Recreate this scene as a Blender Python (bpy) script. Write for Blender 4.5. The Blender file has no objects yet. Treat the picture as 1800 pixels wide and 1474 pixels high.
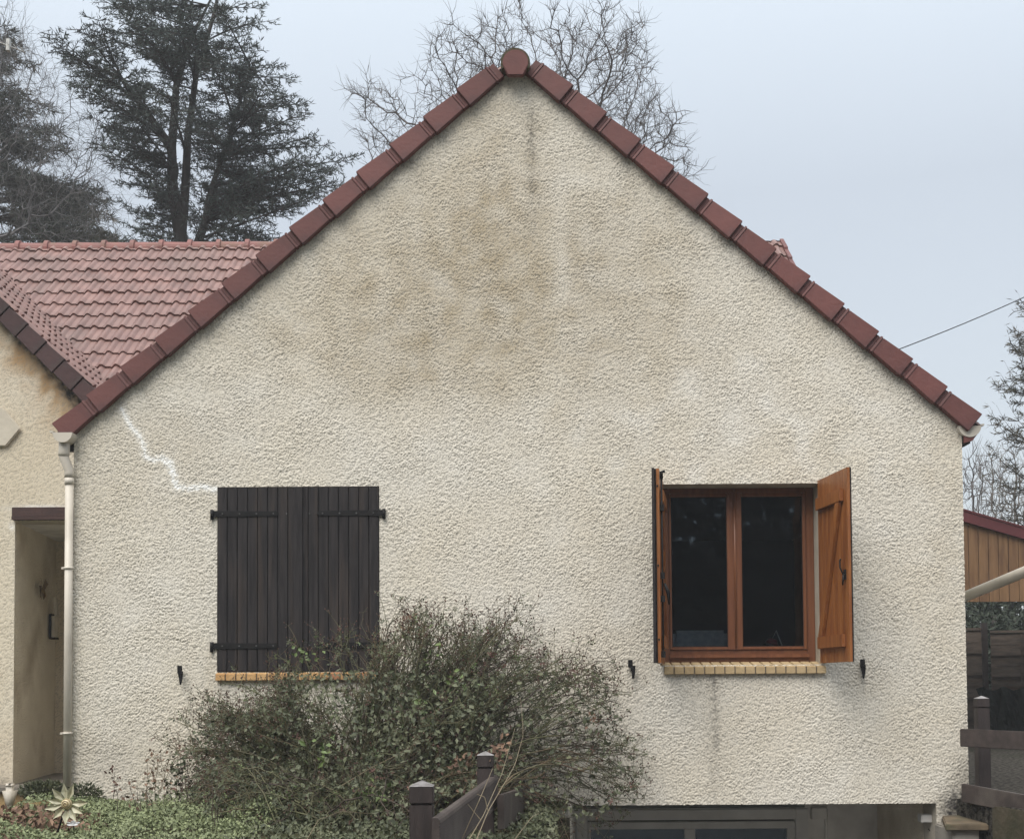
import bpy, bmesh, math, random
import numpy as np
from mathutils import Vector, Matrix, kdtree

C = bpy.context.scene
COL = C.collection
PI = math.pi
random.seed(7)
RNG = np.random.default_rng(7)

# ------------------------------------------------------------------ camera
FPX = 2230.0            # focal length in photo pixels (photo is 1800 wide)
PITCH, ROLL = 0.0385, -0.0065
HOR = 1205.0
PPY = HOR - FPX * math.tan(PITCH)
CAMLOC = Vector((0.0, -9.4, 0.85))
CAMROT = Matrix.Rotation(PI / 2 + PITCH, 3, 'X') @ Matrix.Rotation(ROLL, 3, 'Z')
cam_d = bpy.data.cameras.new('camera')
cam_d.sensor_width = 36.0
cam_d.lens = FPX / 1800 * 36
cam_d.shift_y = (PPY - 737) / 1800
cam_d.clip_end = 1500
cam = bpy.data.objects.new('camera', cam_d)
cam.location = CAMLOC
cam.rotation_euler = CAMROT.to_euler()
COL.objects.link(cam)
C.camera = cam

def P(px, py, y=0.0):
    """point of the plane y=const seen at a photo pixel"""
    d = CAMROT @ Vector(((px - 900) / FPX, -(py - PPY) / FPX, -1))
    return CAMLOC + d * ((y - CAMLOC.y) / d.y)

# ------------------------------------------------------------------ world and sun
SUN_EL, SUN_AZ = math.radians(56), math.radians(208)    # azimuth clockwise from +Y
w = bpy.data.worlds.new('World'); C.world = w; w.use_nodes = True
nt = w.node_tree; nt.nodes.clear()
def wn(t): return nt.nodes.new(t)
sky = wn('ShaderNodeTexSky'); sky.sky_type = 'NISHITA'; sky.sun_disc = False
sky.sun_elevation = SUN_EL; sky.sun_rotation = SUN_AZ
sky.air_density = 1.2; sky.dust_density = 4.0; sky.ozone_density = 1.5
bgs = wn('ShaderNodeBackground'); bgs.inputs['Strength'].default_value = 0.05 * 0.6
nt.links.new(sky.outputs[0], bgs.inputs['Color'])
geo = wn('ShaderNodeTexCoord'); sep = wn('ShaderNodeSeparateXYZ')
nt.links.new(geo.outputs['Generated'], sep.inputs[0])
ramp = wn('ShaderNodeValToRGB')
e = ramp.color_ramp.elements
e[0].position = 0.0; e[0].color = (0.405, 0.430, 0.445, 1)
e[1].position = 1.0; e[1].color = (1.45, 1.46, 1.47, 1)
m_ = e.new(0.18); m_.color = (0.41, 0.437, 0.463, 1)
m_ = e.new(0.36); m_.color = (0.40, 0.430, 0.465, 1)
m_ = e.new(0.55); m_.color = (0.60, 0.66, 0.71, 1)
nz = wn('ShaderNodeTexNoise'); nz.inputs['Scale'].default_value = 2.2; nz.inputs['Detail'].default_value = 3
mr = wn('ShaderNodeMapRange'); mr.inputs['To Min'].default_value = 0.94; mr.inputs['To Max'].default_value = 1.06
nt.links.new(geo.outputs['Generated'], nz.inputs['Vector']); nt.links.new(nz.outputs[0], mr.inputs[0])
nt.links.new(sep.outputs['Z'], ramp.inputs[0])
bgc = wn('ShaderNodeBackground')
nt.links.new(ramp.outputs[0], bgc.inputs['Color']); nt.links.new(mr.outputs[0], bgc.inputs['Strength'])
add = wn('ShaderNodeAddShader'); out = wn('ShaderNodeOutputWorld')
nt.links.new(bgs.outputs[0], add.inputs[0]); nt.links.new(bgc.outputs[0], add.inputs[1])
nt.links.new(add.outputs[0], out.inputs[0])

sd = bpy.data.lights.new('sun', 'SUN'); sd.energy = 2.15; sd.angle = math.radians(45); sd.color = (1, 0.96, 0.9)
so = bpy.data.objects.new('sun', sd)
sdir = Vector((math.sin(SUN_AZ) * math.cos(SUN_EL), math.cos(SUN_AZ) * math.cos(SUN_EL), math.sin(SUN_EL)))
so.rotation_euler = (-sdir).to_track_quat('-Z', 'Y').to_euler(); so.location = sdir * 40
COL.objects.link(so)

C.view_settings.view_transform = 'Standard'; C.view_settings.look = 'None'
C.view_settings.exposure = 0.45; C.view_settings.gamma = 1
C.view_settings.use_curve_mapping = False
C.cycles.max_bounces = 6; C.cycles.transparent_max_bounces = 12
C.cycles.diffuse_bounces = 3; C.cycles.glossy_bounces = 3; C.cycles.use_denoising = True

# ------------------------------------------------------------------ materials
MATS = {}
def mat(name, c1, c2=None, scale=6, rough=0.8, bump=0.0, bscale=60, stretch=(1, 1, 1), c3=None, s3=1.2, f3=0.35,
        spec=0.3, bdist=0.01, contrast=(0.35, 0.65), st3=None, vary=0, cell=None):
    m = bpy.data.materials.new(name); m.use_nodes = True
    n = m.node_tree.nodes; l = m.node_tree.links
    b = n['Principled BSDF']
    b.inputs['Roughness'].default_value = rough
    b.inputs['Specular IOR Level'].default_value = spec
    c2 = c2 or tuple(x * 0.7 for x in c1)
    tc = n.new('ShaderNodeTexCoord'); mp = n.new('ShaderNodeMapping'); mp.inputs['Scale'].default_value = stretch
    l.new(tc.outputs['Object'], mp.inputs[0])
    nz = n.new('ShaderNodeTexNoise'); nz.inputs['Scale'].default_value = scale; nz.inputs['Detail'].default_value = 5
    l.new(mp.outputs[0], nz.inputs['Vector'])
    mr = n.new('ShaderNodeMapRange'); mr.inputs['From Min'].default_value = contrast[0]; mr.inputs['From Max'].default_value = contrast[1]
    l.new(nz.outputs[0], mr.inputs[0])
    mx = n.new('ShaderNodeMix'); mx.data_type = 'RGBA'
    mx.inputs[6].default_value = (*c1, 1); mx.inputs[7].default_value = (*c2, 1)
    l.new(mr.outputs[0], mx.inputs[0])
    col = mx.outputs[2]
    if c3:
        n3 = n.new('ShaderNodeTexNoise'); n3.inputs['Scale'].default_value = s3; n3.inputs['Detail'].default_value = 4
        if st3:
            mp3 = n.new('ShaderNodeMapping'); mp3.inputs['Scale'].default_value = st3; l.new(tc.outputs['Object'], mp3.inputs[0]); l.new(mp3.outputs[0], n3.inputs['Vector'])
        else: l.new(tc.outputs['Object'], n3.inputs['Vector'])
        r3 = n.new('ShaderNodeMapRange'); r3.inputs['From Min'].default_value = 0.5; r3.inputs['From Max'].default_value = 0.7
        r3.inputs['To Max'].default_value = f3
        l.new(n3.outputs[0], r3.inputs[0])
        x3 = n.new('ShaderNodeMix'); x3.data_type = 'RGBA'; x3.inputs[7].default_value = (*c3, 1)
        l.new(r3.outputs[0], x3.inputs[0]); l.new(col, x3.inputs[6]); col = x3.outputs[2]
    if vary or cell:
        if cell:
            sn = n.new('ShaderNodeVectorMath'); sn.operation = 'SNAP'; sn.inputs[1].default_value = cell; l.new(tc.outputs['Object'], sn.inputs[0])
            wnz = n.new('ShaderNodeTexWhiteNoise'); l.new(sn.outputs[0], wnz.inputs['Vector']); rv = wnz.outputs['Value']; amt = 0.13
        else:
            oi = n.new('ShaderNodeObjectInfo'); rv = oi.outputs['Random']; amt = vary
        rr_ = n.new('ShaderNodeMapRange'); rr_.inputs['To Min'].default_value = 1 - amt; rr_.inputs['To Max'].default_value = 1 + amt; l.new(rv, rr_.inputs[0])
        hs = n.new('ShaderNodeHueSaturation'); l.new(rr_.outputs[0], hs.inputs['Value']); l.new(col, hs.inputs['Color']); col = hs.outputs[0]
    l.new(col, b.inputs['Base Color'])
    if bump:
        nb = n.new('ShaderNodeTexNoise'); nb.inputs['Scale'].default_value = bscale; nb.inputs['Detail'].default_value = 4
        l.new(mp.outputs[0], nb.inputs['Vector'])
        bp = n.new('ShaderNodeBump'); bp.inputs['Strength'].default_value = bump; bp.inputs['Distance'].default_value = bdist
        l.new(nb.outputs[0], bp.inputs['Height']); l.new(bp.outputs[0], b.inputs['Normal'])
    MATS[name] = m
    return m

M_verge = mat('clay_verge', (0.150, 0.055, 0.048), (0.115, 0.043, 0.039), 5, 0.6, 0.5, 34, (1, 1, 1), c3=(0.085, 0.042, 0.040), s3=2.4, f3=0.75, spec=0.35, bdist=0.004, vary=0.14)
M_vdark = mat('dark_verge', (0.065, 0.033, 0.032), (0.04, 0.024, 0.024), 6, 0.6, 0.3, 30, c3=(0.12, 0.09, 0.08), s3=5, f3=0.3, vary=0.2)
M_tile = mat('clay_tile', (0.225, 0.127, 0.108), (0.180, 0.100, 0.086), 3.5, 0.55, 0.25, 90, c3=(0.15, 0.10, 0.085), s3=1.3, f3=0.6, spec=0.5, cell=(0.167, 0.2566, 50.0))
M_ridge = mat('ridge_clay', (0.24, 0.095, 0.08), (0.18, 0.075, 0.065), 5, 0.55, 0.3, 50, c3=(0.14, 0.10, 0.06), s3=6, f3=0.6)
M_moss = mat('mossy_clay', (0.10, 0.065, 0.045), (0.06, 0.065, 0.03), 30, 0.9, 0.9, 60)
M_dark = mat('underlay', (0.02, 0.019, 0.018), (0.03, 0.028, 0.025), 10)
M_gut = mat('cream_plastic', (0.60, 0.55, 0.47), (0.52, 0.475, 0.40), 3, 0.45, 0, c3=(0.32, 0.29, 0.24), s3=5, f3=0.4, spec=0.5)
M_shut = mat('dark_stain', (0.040, 0.0355, 0.036), (0.023, 0.021, 0.022), 7, 0.6, 0.5, 60, (6, 6, 0.5), c3=(0.080, 0.060, 0.048), s3=1.0, f3=0.5, spec=0.15, st3=(13, 1, 1.1))
M_iron = mat('black_iron', (0.008, 0.008, 0.009), (0.013, 0.012, 0.012), 20, 0.6, 0.2, 80, spec=0.2)
M_bolt = mat('bolt', (0.12, 0.12, 0.12), (0.06, 0.06, 0.06), 20, 0.4)
M_orange = mat('honey_wood', (0.33, 0.128, 0.036), (0.225, 0.076, 0.021), 4.5, 0.42, 0.2, 40, (7, 7, 0.55), c3=(0.16, 0.050, 0.016), s3=1.2, f3=0.8, spec=0.5, st3=(6, 11, 1.6))
M_pvc = mat('woodgrain_frame', (0.200, 0.078, 0.034), (0.145, 0.053, 0.025), 5, 0.4, 0.15, 50, (6, 6, 0.5), spec=0.5)
M_reveal = mat('smooth_render', (0.50, 0.46, 0.38), (0.42, 0.38, 0.31), 6, 0.9, 0.5, 70, c3=(0.30, 0.26, 0.20), s3=3, f3=0.5)
M_brickA = mat('sill_brick', (0.56, 0.36, 0.17), (0.48, 0.28, 0.12), 8, 0.85, 0.4, 60)
M_brickB = mat('sill_brick_pink', (0.50, 0.25, 0.14), (0.42, 0.2, 0.11), 8, 0.85, 0.4, 60)
M_brickC = mat('sill_brick_buff', (0.50, 0.38, 0.22), (0.42, 0.31, 0.17), 8, 0.85, 0.4, 60)
M_mortar = mat('mortar', (0.16, 0.13, 0.095), (0.11, 0.09, 0.07), 20, 0.95, 0.4, 90)
M_fence = mat('fence_brown', (0.048, 0.037, 0.035), (0.030, 0.024, 0.023), 5, 0.6, 0.4, 50, (5, 5, 0.7), c3=(0.08, 0.065, 0.06), s3=2.5, f3=0.4)
M_rail = mat('rail_brown', (0.072, 0.056, 0.050), (0.046, 0.036, 0.033), 5, 0.62, 0.4, 60, (3, 3, 3), c3=(0.15, 0.13, 0.11), s3=3, f3=0.5)
M_cap = mat('weathered_cap', (0.17, 0.16, 0.155), (0.30, 0.29, 0.29), 22, 0.85, 0.4, 60, c3=(0.06, 0.05, 0.045), s3=7, f3=0.9)
M_stone = mat('cap_stone', (0.17, 0.130, 0.085), (0.10, 0.080, 0.055), 8, 0.9, 0.5, 40, c3=(0.08, 0.085, 0.05), s3=6, f3=0.7)
M_conc = mat('concrete', (0.33, 0.31, 0.27), (0.24, 0.22, 0.19), 4, 0.9, 0.4, 50, c3=(0.10, 0.095, 0.08), s3=2, f3=0.7)
M_white = mat('white_paint', (0.78, 0.77, 0.73), (0.55, 0.53, 0.50), 4, 0.8, 0.2, 50, c3=(0.4, 0.39, 0.36), s3=3, f3=0.4)
M_beam = mat('beam_brown', (0.070, 0.036, 0.031), (0.045, 0.025, 0.023), 6, 0.6, 0.3, 40, (1, 6, 6))
M_ystone = mat('ochre_stone', (0.48, 0.34, 0.17), (0.36, 0.24, 0.12), 5, 0.9, 0.6, 25, c3=(0.2, 0.14, 0.08), s3=5, f3=0.5)
M_slab = mat('step_slab', (0.20, 0.18, 0.155), (0.14, 0.125, 0.105), 5, 0.8, 0.3, 50)
M_grey = mat('grey_frame', (0.62, 0.62, 0.60), (0.52, 0.52, 0.50), 5, 0.5, spec=0.5)
M_green = mat('dark_green_frame', (0.12, 0.135, 0.12), (0.09, 0.10, 0.09), 6, 0.6)
M_plank = mat('pine_plank', (0.215, 0.122, 0.058), (0.15, 0.080, 0.038), 3.2, 0.65, 0.2, 40, (6, 6, 0.7), c3=(0.085, 0.042, 0.022), s3=1.3, f3=0.85, st3=(8, 1, 1.8))
M_fascia = mat('red_fascia', (0.115, 0.030, 0.032), (0.09, 0.025, 0.027), 3, 0.5)
M_panel = mat('old_panel', (0.125, 0.096, 0.076), (0.070, 0.055, 0.045), 3, 0.8, 0.4, 40, (0.7, 5, 5), c3=(0.09, 0.08, 0.07), s3=3, f3=0.5)
M_cable = mat('cable', (0.03, 0.032, 0.035))
M_bark = mat('bare_bark', (0.11, 0.095, 0.088), (0.075, 0.066, 0.062), 8, 0.9)
M_barkg = mat('pale_twig', (0.16, 0.135, 0.115), (0.11, 0.09, 0.075), 4, 0.9)
M_barkl = mat('grey_twig', (0.15, 0.145, 0.145), (0.10, 0.095, 0.095), 4, 0.9)
M_barkc = mat('conifer_bark', (0.045, 0.038, 0.034), (0.03, 0.026, 0.024), 8, 0.9)
M_needle = mat('cedar_needles', (0.040, 0.056, 0.050), (0.065, 0.084, 0.074), 0.9, 0.7, c3=(0.075, 0.065, 0.04), s3=0.7, f3=0.4)  # lightened and blued, so the needle colour carries part of the haze
M_needle2 = mat('dark_needles', (0.030, 0.040, 0.030), (0.050, 0.055, 0.038), 0.8, 0.7, c3=(0.09, 0.07, 0.045), s3=0.6, f3=0.7)
M_brownn = mat('brown_needles', (0.10, 0.082, 0.055), (0.06, 0.062, 0.04), 1.2, 0.8)
M_hedge = mat('hedge_leaves', (0.024, 0.034, 0.022), (0.040, 0.050, 0.032), 1.5, 0.75)
M_cane = mat('rose_cane', (0.128, 0.130, 0.066), (0.070, 0.060, 0.038), 5, 0.7, c3=(0.15, 0.085, 0.055), s3=2, f3=0.7)
M_dcane = mat('old_cane', (0.085, 0.064, 0.050), (0.055, 0.042, 0.035), 6, 0.8)
M_straw = mat('straw_cane', (0.22, 0.18, 0.115), (0.15, 0.12, 0.08), 6, 0.8)
M_leafA = mat('rose_leaf', (0.092, 0.104, 0.052), (0.040, 0.048, 0.027), 14, 0.55, spec=0.35, c3=(0.165, 0.17, 0.10), s3=3.2, f3=0.8)
M_leafB = mat('fresh_leaf', (0.14, 0.19, 0.055), (0.09, 0.14, 0.05), 8, 0.5, spec=0.5)
M_leafC = mat('red_leaf', (0.115, 0.055, 0.042), (0.075, 0.040, 0.032), 8, 0.6)
M_leafD = mat('dry_leaf', (0.23, 0.145, 0.095), (0.14, 0.085, 0.06), 8, 0.8)
M_cover = mat('cover_leaf', (0.25, 0.285, 0.14), (0.13, 0.155, 0.08), 14, 0.55, c3=(0.22, 0.24, 0.14), s3=2.6, f3=0.7)
M_soil = mat('garden_soil', (0.07, 0.055, 0.04), (0.045, 0.055, 0.025), 5, 0.95, 0.7, 20, c3=(0.05, 0.06, 0.03), s3=1, f3=0.8, spec=0.0)
M_gravel = mat('gravel', (0.10, 0.092, 0.080), (0.016, 0.015, 0.014), 26, 1.0, 0.9, 45, bdist=0.03, c3=(0.035, 0.04, 0.025), s3=0.6, f3=0.5, spec=0.0)
M_grass = mat('meadow', (0.06, 0.085, 0.03), (0.045, 0.06, 0.025), 1.5, 0.95, 0.6, 10)
M_asph = mat('driveway_concrete', (0.18, 0.17, 0.16), (0.13, 0.125, 0.12), 3, 0.9, 0.4, 40)
M_petal = mat('cream_metal', (0.56, 0.54, 0.40), (0.40, 0.38, 0.25), 14, 0.45, c3=(0.25, 0.21, 0.12), s3=14, f3=0.6, spec=0.5)
M_snail = mat('spiral_glaze', (0.62, 0.54, 0.33), (0.45, 0.36, 0.2), 10, 0.3, spec=0.6)
M_pwhite = mat('white_glaze', (0.80, 0.80, 0.80), (0.7, 0.7, 0.7), 10, 0.35)
M_red = mat('red_enamel', (0.35, 0.012, 0.02), (0.2, 0.01, 0.015), 10, 0.3, spec=0.6)
M_room = mat('room_wall', (0.12, 0.14, 0.17), (0.09, 0.11, 0.14), 1, 0.9)
M_ceram = mat('plaque_clay', (0.60, 0.55, 0.45), (0.52, 0.47, 0.38), 6, 0.7, 0.3, 30)
M_fly = mat('butterfly_metal', (0.20, 0.13, 0.05), (0.09, 0.06, 0.035), 30, 0.5)
M_mesh = mat('shade_net', (0.014, 0.020, 0.016), (0.02, 0.026, 0.02), 30, 0.9)
M_alu = mat('aerial_metal', (0.55, 0.55, 0.52), (0.4, 0.4, 0.38), 20, 0.4)
M_mossy = mat('mossy_concrete', (0.10, 0.085, 0.06), (0.055, 0.055, 0.035), 6, 0.95, 0.8, 25, c3=(0.12, 0.10, 0.08), s3=3, f3=0.6, spec=0.0)

def glass(name, tint):
    m = bpy.data.materials.new(name); m.use_nodes = True
    n = m.node_tree.nodes; l = m.node_tree.links; n.clear()
    o = n.new('ShaderNodeOutputMaterial'); mx = n.new('ShaderNodeMixShader'); fr = n.new('ShaderNodeFresnel'); fr.inputs[0].default_value = 1.5
    t = n.new('ShaderNodeBsdfTransparent'); t.inputs[0].default_value = (*tint, 1)
    g = n.new('ShaderNodeBsdfGlossy'); g.inputs['Color'].default_value = (0.78, 0.9, 1.0, 1); g.inputs['Roughness'].default_value = 0.02
    l.new(fr.outputs[0], mx.inputs[0]); l.new(t.outputs[0], mx.inputs[1]); l.new(g.outputs[0], mx.inputs[2]); l.new(mx.outputs[0], o.inputs[0])
    return m
M_glass = glass('window_glass', (0.75, 0.80, 0.85))

M_porch = mat('porch_roughcast', (0.79, 0.72, 0.59), (0.70, 0.63, 0.50), 2.5, 0.95, 1.0, 55, bdist=0.02, c3=(0.28, 0.2, 0.12), s3=1.5, f3=0.5)
def stucco_mat(name, base, brown, warm):
    """roughcast: colour from the wall's own stain attributes (r brown algae, g white filler, b soot and other dark marks, a relief height)"""
    m = bpy.data.materials.new(name); m.use_nodes = True
    n = m.node_tree.nodes; l = m.node_tree.links; b = n['Principled BSDF']
    b.inputs['Roughness'].default_value = 0.92; b.inputs['Specular IOR Level'].default_value = 0.15
    tc = n.new('ShaderNodeTexCoord')
    at = n.new('ShaderNodeAttribute'); at.attribute_name = 'stains'
    sp = n.new('ShaderNodeSeparateColor'); l.new(at.outputs['Color'], sp.inputs[0])
    def noise(s, d=5):
        z = n.new('ShaderNodeTexNoise'); z.inputs['Scale'].default_value = s; z.inputs['Detail'].default_value = d
        l.new(tc.outputs['Object'], z.inputs['Vector']); return z.outputs[0]
    def rng(x, a, c, lo=0, hi=1):
        r = n.new('ShaderNodeMapRange'); r.inputs['From Min'].default_value = a; r.inputs['From Max'].default_value = c
        r.inputs['To Min'].default_value = lo; r.inputs['To Max'].default_value = hi; l.new(x, r.inputs[0]); return r.outputs[0]
    def mix(f, a, c):
        x = n.new('ShaderNodeMix'); x.data_type = 'RGBA'
        for s, v in ((6, a), (7, c)):
            if isinstance(v, tuple): x.inputs[s].default_value = (*v, 1)
            else: l.new(v, x.inputs[s])
        if isinstance(f, float): x.inputs[0].default_value = f
        else: l.new(f, x.inputs[0])
        return x.outputs[2]
    def mul(a, c):
        x = n.new('ShaderNodeMath'); x.operation = 'MULTIPLY'
        for s, v in ((0, a), (1, c)):
            if isinstance(v, float): x.inputs[s].default_value = v
            else: l.new(v, x.inputs[s])
        return x.outputs[0]
    c = mix(rng(noise(1.1, 6), 0.38, 0.64), base, warm)
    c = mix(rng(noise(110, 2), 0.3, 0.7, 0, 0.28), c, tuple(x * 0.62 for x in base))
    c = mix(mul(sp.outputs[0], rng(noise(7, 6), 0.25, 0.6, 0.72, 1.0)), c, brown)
    # occlusion-like shade painted into the hollows of the roughcast
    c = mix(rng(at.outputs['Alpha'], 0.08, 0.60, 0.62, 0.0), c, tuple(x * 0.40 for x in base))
    c = mix(mul(sp.outputs[1], rng(noise(45, 3), 0.3, 0.55, 0.45, 1.0)), c, (0.93, 0.93, 0.90))
    c = mix(mul(sp.outputs[2], rng(noise(22, 5), 0.3, 0.6, 0.4, 1.0)), c, (0.042, 0.04, 0.04))
    l.new(c, b.inputs['Base Color'])
    nb = n.new('ShaderNodeTexNoise'); nb.inputs['Scale'].default_value = 160; nb.inputs['Detail'].default_value = 2
    l.new(tc.outputs['Object'], nb.inputs['Vector'])
    bp = n.new('ShaderNodeBump'); bp.inputs['Strength'].default_value = 0.6; bp.inputs['Distance'].default_value = 0.004
    l.new(nb.outputs[0], bp.inputs['Height']); l.new(bp.outputs[0], b.inputs['Normal'])
    return m
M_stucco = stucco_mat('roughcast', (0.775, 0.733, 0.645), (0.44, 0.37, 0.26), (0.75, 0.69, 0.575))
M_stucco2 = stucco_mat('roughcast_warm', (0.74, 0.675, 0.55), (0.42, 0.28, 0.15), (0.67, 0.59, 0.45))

# ------------------------------------------------------------------ mesh helpers
def tag(o, label=None, cat=None, group=None, kind=None):
    if label: o['label'] = label
    if cat: o['category'] = cat
    if group: o['group'] = group
    if kind: o['kind'] = kind
    return o
def thing(name, loc, label, cat, group=None):
    o = bpy.data.objects.new(name, None); o.empty_display_size = 0.2
    o.location = loc; COL.objects.link(o); tag(o, label, cat, group); return o
def base_of(p):
    v = Vector((0, 0, 0))
    while p is not None:
        v += Vector(p.location); p = p.parent
    return v
def link(name, me, mats, parent=None, loc=None):
    for m in (mats if isinstance(mats, (list, tuple)) else [mats]): me.materials.append(m)
    o = bpy.data.objects.new(name, me); COL.objects.link(o)
    if parent: o.parent = parent
    if loc: o.location = loc
    return o
def raw(name, V, F, mats, parent=None, smooth=False, idx=None):
    """vectorised mesh; V world coords (n,3), F (m,k) same-size faces"""
    V = np.asarray(V, dtype=np.float32); F = np.asarray(F, dtype=np.int32)
    if parent is not None: V = V - np.array(base_of(parent), dtype=np.float32)
    me = bpy.data.meshes.new(name); k = F.shape[1]
    me.vertices.add(len(V)); me.vertices.foreach_set('co', V.ravel())
    me.loops.add(F.size); me.loops.foreach_set('vertex_index', F.ravel())
    me.polygons.add(len(F)); me.polygons.foreach_set('loop_start', np.arange(0, F.size, k, dtype=np.int32))
    if idx is not None: me.polygons.foreach_set('material_index', np.asarray(idx, dtype=np.int32))
    me.polygons.foreach_set('use_smooth', np.full(len(F), smooth, dtype=bool))
    me.update(calc_edges=True)
    return link(name, me, mats, parent)

class MB:
    def __init__(s): s.v = []; s.f = []; s.m = []; s.sm = []
    def add(s, vs, fs, mi=0, smooth=False):
        o = len(s.v); s.v += [Vector(v) for v in vs]
        for f in fs: s.f.append([o + i for i in f]); s.m.append(mi); s.sm.append(smooth)
        return s
    def box(s, a, b, mi=0):
        (x0, y0, z0), (x1, y1, z1) = a, b
        x0, x1 = min(x0, x1), max(x0, x1); y0, y1 = min(y0, y1), max(y0, y1); z0, z1 = min(z0, z1), max(z0, z1)
        vs = [(x, y, z) for x in (x0, x1) for y in (y0, y1) for z in (z0, z1)]
        return s.add(vs, [(0, 1, 3, 2), (4, 6, 7, 5), (0, 4, 5, 1), (2, 3, 7, 6), (0, 2, 6, 4), (1, 5, 7, 3)], mi)
    def prism(s, poly, axis_vec, mi=0):
        """poly: list of 3-D points, extruded along axis_vec"""
        n = len(poly); a = Vector(axis_vec); p = [Vector(q) for q in poly]
        return s.add(p + [q + a for q in p], [tuple(range(n))[::-1], tuple(range(n, 2 * n))] + [(i, (i + 1) % n, n + (i + 1) % n, n + i) for i in range(n)], mi)
    def tube(s, pts, rads, n=8, mi=0, cap=True, smooth=True):
        pts = [Vector(p) for p in pts]
        if not hasattr(rads, '__len__'): rads = [rads] * len(pts)
        vs, fs = [], []; u = None
        for i, p in enumerate(pts):
            t = (pts[min(i + 1, len(pts) - 1)] - pts[max(i - 1, 0)]).normalized()
            if u is None:
                u = t.cross(Vector((0, 0, 1)))
                if u.length < 0.05: u = t.cross(Vector((1, 0, 0)))
            u = (u - t * u.dot(t)).normalized(); w_ = t.cross(u)
            for k in range(n):
                a = 2 * PI * k / n; vs.append(p + (u * math.cos(a) + w_ * math.sin(a)) * rads[i])
        for i in range(len(pts) - 1):
            for k in range(n):
                fs.append((i * n + k, i * n + (k + 1) % n, (i + 1) * n + (k + 1) % n, (i + 1) * n + k))
        s.add(vs, fs, mi, smooth)
        if cap:
            o = len(s.v) - len(vs)
            s.f.append([o + k for k in range(n)][::-1]); s.m.append(mi); s.sm.append(False)
            s.f.append([o + (len(pts) - 1) * n + k for k in range(n)]); s.m.append(mi); s.sm.append(False)
        return s
    def build(s, name, mats, parent=None, bevel=0, loc=None, abs_=True, M=None):
        off = base_of(parent) if (parent is not None and abs_) else Vector((0, 0, 0))
        me = bpy.data.meshes.new(name)
        vv = [(M @ v if M else v) - off for v in s.v]
        me.from_pydata([tuple(v) for v in vv], [], s.f)
        me.polygons.foreach_set('material_index', s.m); me.polygons.foreach_set('use_smooth', s.sm)
        bm = bmesh.new(); bm.from_mesh(me); bmesh.ops.recalc_face_normals(bm, faces=bm.faces)
        if bevel:
            ed = [e_ for e_ in bm.edges if len(e_.link_faces) == 2 and e_.calc_face_angle(0) > 0.6]
            bmesh.ops.bevel(bm, geom=ed, offset=bevel, segments=2, affect='EDGES', clamp_overlap=True)
        bm.to_mesh(me); bm.free(); me.update()
        return link(name, me, mats, parent, loc)

def bandnoise(h, w_, lo, hi, seed, ax=1.0):
    """white noise filtered to wavelengths lo..hi (in samples)"""
    r = np.random.default_rng(seed); f = np.fft.rfft2(r.standard_normal((h, w_)))
    ky = np.fft.fftfreq(h)[:, None] * ax; kx = np.fft.rfftfreq(w_)[None, :]; k = np.sqrt(ky ** 2 + kx ** 2) + 1e-9
    f *= np.exp(-((np.log(k) - math.log(1 / math.sqrt(lo * hi))) / (math.log(hi / lo) / 2)) ** 2)
    o = np.fft.irfft2(f, s=(h, w_)); return (o - o.mean()) / o.std()

def stucco_grid(name, x0, x1, z0, z1, y, step, inside, stains, material, parent, snapx=(), snapz=(), amp=0.006, seed=1, inside_pt=None):
    nx = int((x1 - x0) / step) + 1; nz_ = int((z1 - z0) / step) + 1
    xs = np.linspace(x0, x1, nx); zs = np.linspace(z0, z1, nz_)
    for v in snapx: xs[np.argmin(abs(xs - v))] = v
    for v in snapz: zs[np.argmin(abs(zs - v))] = v
    X, Z = np.meshgrid(xs, zs)
    gx = 0.0142 / step
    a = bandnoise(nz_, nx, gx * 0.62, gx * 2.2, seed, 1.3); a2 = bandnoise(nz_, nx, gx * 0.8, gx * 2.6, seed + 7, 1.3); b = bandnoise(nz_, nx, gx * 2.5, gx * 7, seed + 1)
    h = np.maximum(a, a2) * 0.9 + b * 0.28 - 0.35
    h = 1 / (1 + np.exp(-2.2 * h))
    av = np.clip(0.88 + 0.13 * bandnoise(nz_, nx, 0.25 / step, 1.2 / step, seed + 3), 0.6, 1.2)
    Y = y - h * amp * av
    V = np.stack([X, Y, Z], -1).reshape(-1, 3)
    ii = (np.arange(nz_ - 1)[:, None] * nx + np.arange(nx - 1)[None, :])
    F = np.stack([ii, ii + 1, ii + nx + 1, ii + nx], -1)
    cx = (X[:-1, :-1] + X[1:, 1:]) / 2; cz = (Z[:-1, :-1] + Z[1:, 1:]) / 2
    keep = inside(cx, cz)
    F = F[keep]
    used = np.zeros(len(V), bool); used[F.ravel()] = True
    remap = np.cumsum(used) - 1
    o = raw(name, V[used], remap[F], material, parent, smooth=True)
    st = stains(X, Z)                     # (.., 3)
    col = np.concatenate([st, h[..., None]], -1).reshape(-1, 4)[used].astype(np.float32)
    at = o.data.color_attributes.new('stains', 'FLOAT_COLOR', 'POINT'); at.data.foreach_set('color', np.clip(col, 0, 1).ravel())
    return o

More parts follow.
